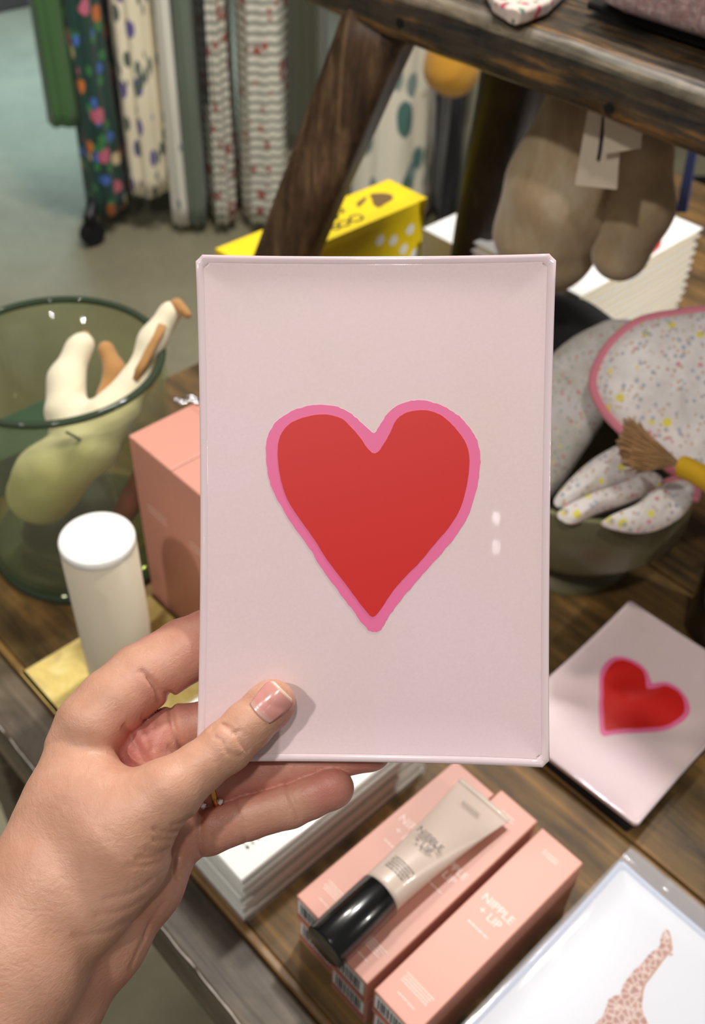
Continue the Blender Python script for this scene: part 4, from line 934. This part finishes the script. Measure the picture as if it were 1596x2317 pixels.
# ---------------------------------------------------------------- clothes rack and garments
P0 = U(235, 470, -T+.0); RD = Vector((.64, .77, 0)).normalized(); RN = Vector((RD.y, -RD.x, 0))
RZ = 1.62
rk = empty('clothes_rack', P0); tag(rk, 'black rolling clothes rack standing on the concrete floor', 'rack')
LR = 2.9
def rp(s, n_, z): return RD*s+RN*n_+Vector((0, 0, z))
tube('base_bar', [rp(0, 0, .085), rp(LR, 0, .085)], .016, M['metal_black'], rk, 12)
tube('rail', [rp(-.03, 0, RZ), rp(LR+.03, 0, RZ)], .015, M['metal_black'], rk, 12)
for s in (.0, LR):
    tube('upright', [rp(s, 0, .085), rp(s, 0, RZ)], .014, M['metal_black'], rk, 12); tube('cross_foot', [rp(s, -.24, .085), rp(s, .24, .085)], .016, M['metal_black'], rk, 12)
    for q in (-.22, .22):
        c = rp(s, q, .036); bm = bmesh.new(); bmesh.ops.create_cone(bm, cap_ends=True, segments=28, radius1=.036, radius2=.036, depth=.03, matrix=Matrix.Translation(c) @ Matrix.Rotation(math.pi/2, 4, 'Y') @ Matrix.Rotation(0, 4, 'Z')); w_ = from_bm('caster', bm, M['dark'], rk, False); bevel(w_, .008, 3)
def garment(name, label, x0, x1, hem, m, cat='garment', q0=0.0, flare=1.0, b=.17, folds=5, amp=.007, zshould=1.45, seed=0, hem2=0):
    A_ = UP(x0, hem, P0+RN*q0, RN); B_ = UP(x1, hem, P0+RN*q0, RN); s0 = (A_-P0).dot(RD); s1 = (B_-P0).dot(RD)
    zh = max(.03, (A_.z+B_.z)/2); c = P0+RD*((s0+s1)/2); a = (s1-s0)/2*.90; root = empty(name, (c.x, c.y, 0)); tag(root, label, cat)
    rings = []; K = 26; n_ = 60
    for k in range(K+1):
        s = k/K; z = zh+(zshould-zh)*s; e = 1-s; tp = min(1, (1-s)*9)
        aa = a*(.62+.38*e**.8)*(.35+.65*tp**.5); bb = (b*(flare-(flare-1)*s))*(.3+.7*tp**.5); ring = []
        for i in range(n_):
            an = 2*math.pi*i/n_; f = 1+0*an; cc, ss = math.cos(an), math.sin(an)
            sq = 1/((abs(cc)**3+abs(ss)**3)**(1/3))
            rip = amp*e**.7*(math.sin(folds*an*2+seed)+.6*math.sin(folds*3.3*an+seed*2+s*2))
            p = RD*((aa*sq+rip)*cc)+RN*((bb*sq+rip)*ss); ring.append((p.x, p.y, z+hem2*max(0, ss)*e**6))
        rings.append(ring)
    loft('cloth', rings, m, root)
    hk = [RN*(.0+.012*math.cos(t_))+Vector((0, 0, RZ+.002+.026*math.sin(t_))) for t_ in [math.radians(-80+i*28) for i in range(11)]]
    hg = tube('hanger', [Vector((0, 0, zshould-.02)), Vector((0, 0, RZ-.05))]+[RN*(.024*math.cos(t_))+Vector((0, 0, RZ-.004+.024*math.sin(t_))) for t_ in [math.radians(-60+i*24) for i in range(11)]], .0022, M['silver'], root, 6)
    return root
G = garment
G('green_jacket', 'plain green wool jacket hanging first at the left end of the rack', 120, 216, 255, M['green_cloth'], 'jacket', seed=1, amp=.004, hem2=.03)
G('floral_dress', 'dark green dress with orange and pink flower print on the rack', 206, 300, 425, M['floral_dark'], 'dress', seed=2)
G('lavender_dress', 'cream dress with sprigs of purple lavender on the rack', 292, 400, 385, M['lavender'], 'dress', seed=3, folds=4)
G('pale_dress', 'narrow pale grey and white patterned dress on the rack', 400, 446, 480, M['pale_print'], 'dress', seed=4)
G('sage_dress', 'long sage green dress hanging behind the pale patterned one', 440, 488, 545, M['sage'], 'dress', seed=5, q0=-.03)
G('black_garment', 'short black garment hanging between the sage and striped dresses', 462, 503, 180, M['black_cloth'], 'garment', seed=6, amp=.004)
G('striped_dress', 'narrow white dress with red floral stripes beside the sage dress', 486, 546, 540, M['red_stripe'], 'dress', seed=7)
G('striped_dress', 'wider white dress with red floral stripes left of the bench leg', 548, 672, 548, M['red_stripe'], 'dress', seed=8, folds=6)
G('olive_dress', 'dark olive garment hanging directly behind the slanted bench leg', 640, 745, 300, M['olive_cloth'], 'dress', seed=9, q0=.04, amp=.005)
G('leaf_dress', 'ivory dress with teal leaf print right of the slanted bench leg', 770, 968, 520, M['leaf_print'], 'dress', seed=10, folds=6)
G('black_dress', 'slim black dress hanging between two leaf-print dresses', 972, 1004, 500, M['black_cloth'], 'dress', seed=11)
G('dark_leaf_dress', 'cream dress with blurred black print by the dark rear leg', 1000, 1075, 500, M['black_leaf'], 'dress', seed=12)
G('pale_blue_shirt', 'pale blue garment hanging just right of the dark rear leg', 1190, 1290, 420, M['pale_blue'], 'shirt', seed=13)
mb = blob('felt_hat', [([tuple(UP(a, b, P0+RN*.30, RN))+(r_,) for a, b, r_ in ((1020, 95, .050), (1022, 150, .062), (1030, 160, .055))], .03, (1, 1, 1))], .006, M['mustard']); tag(mb, 'mustard yellow felt hat hanging on the rack above the black dress', 'hat')
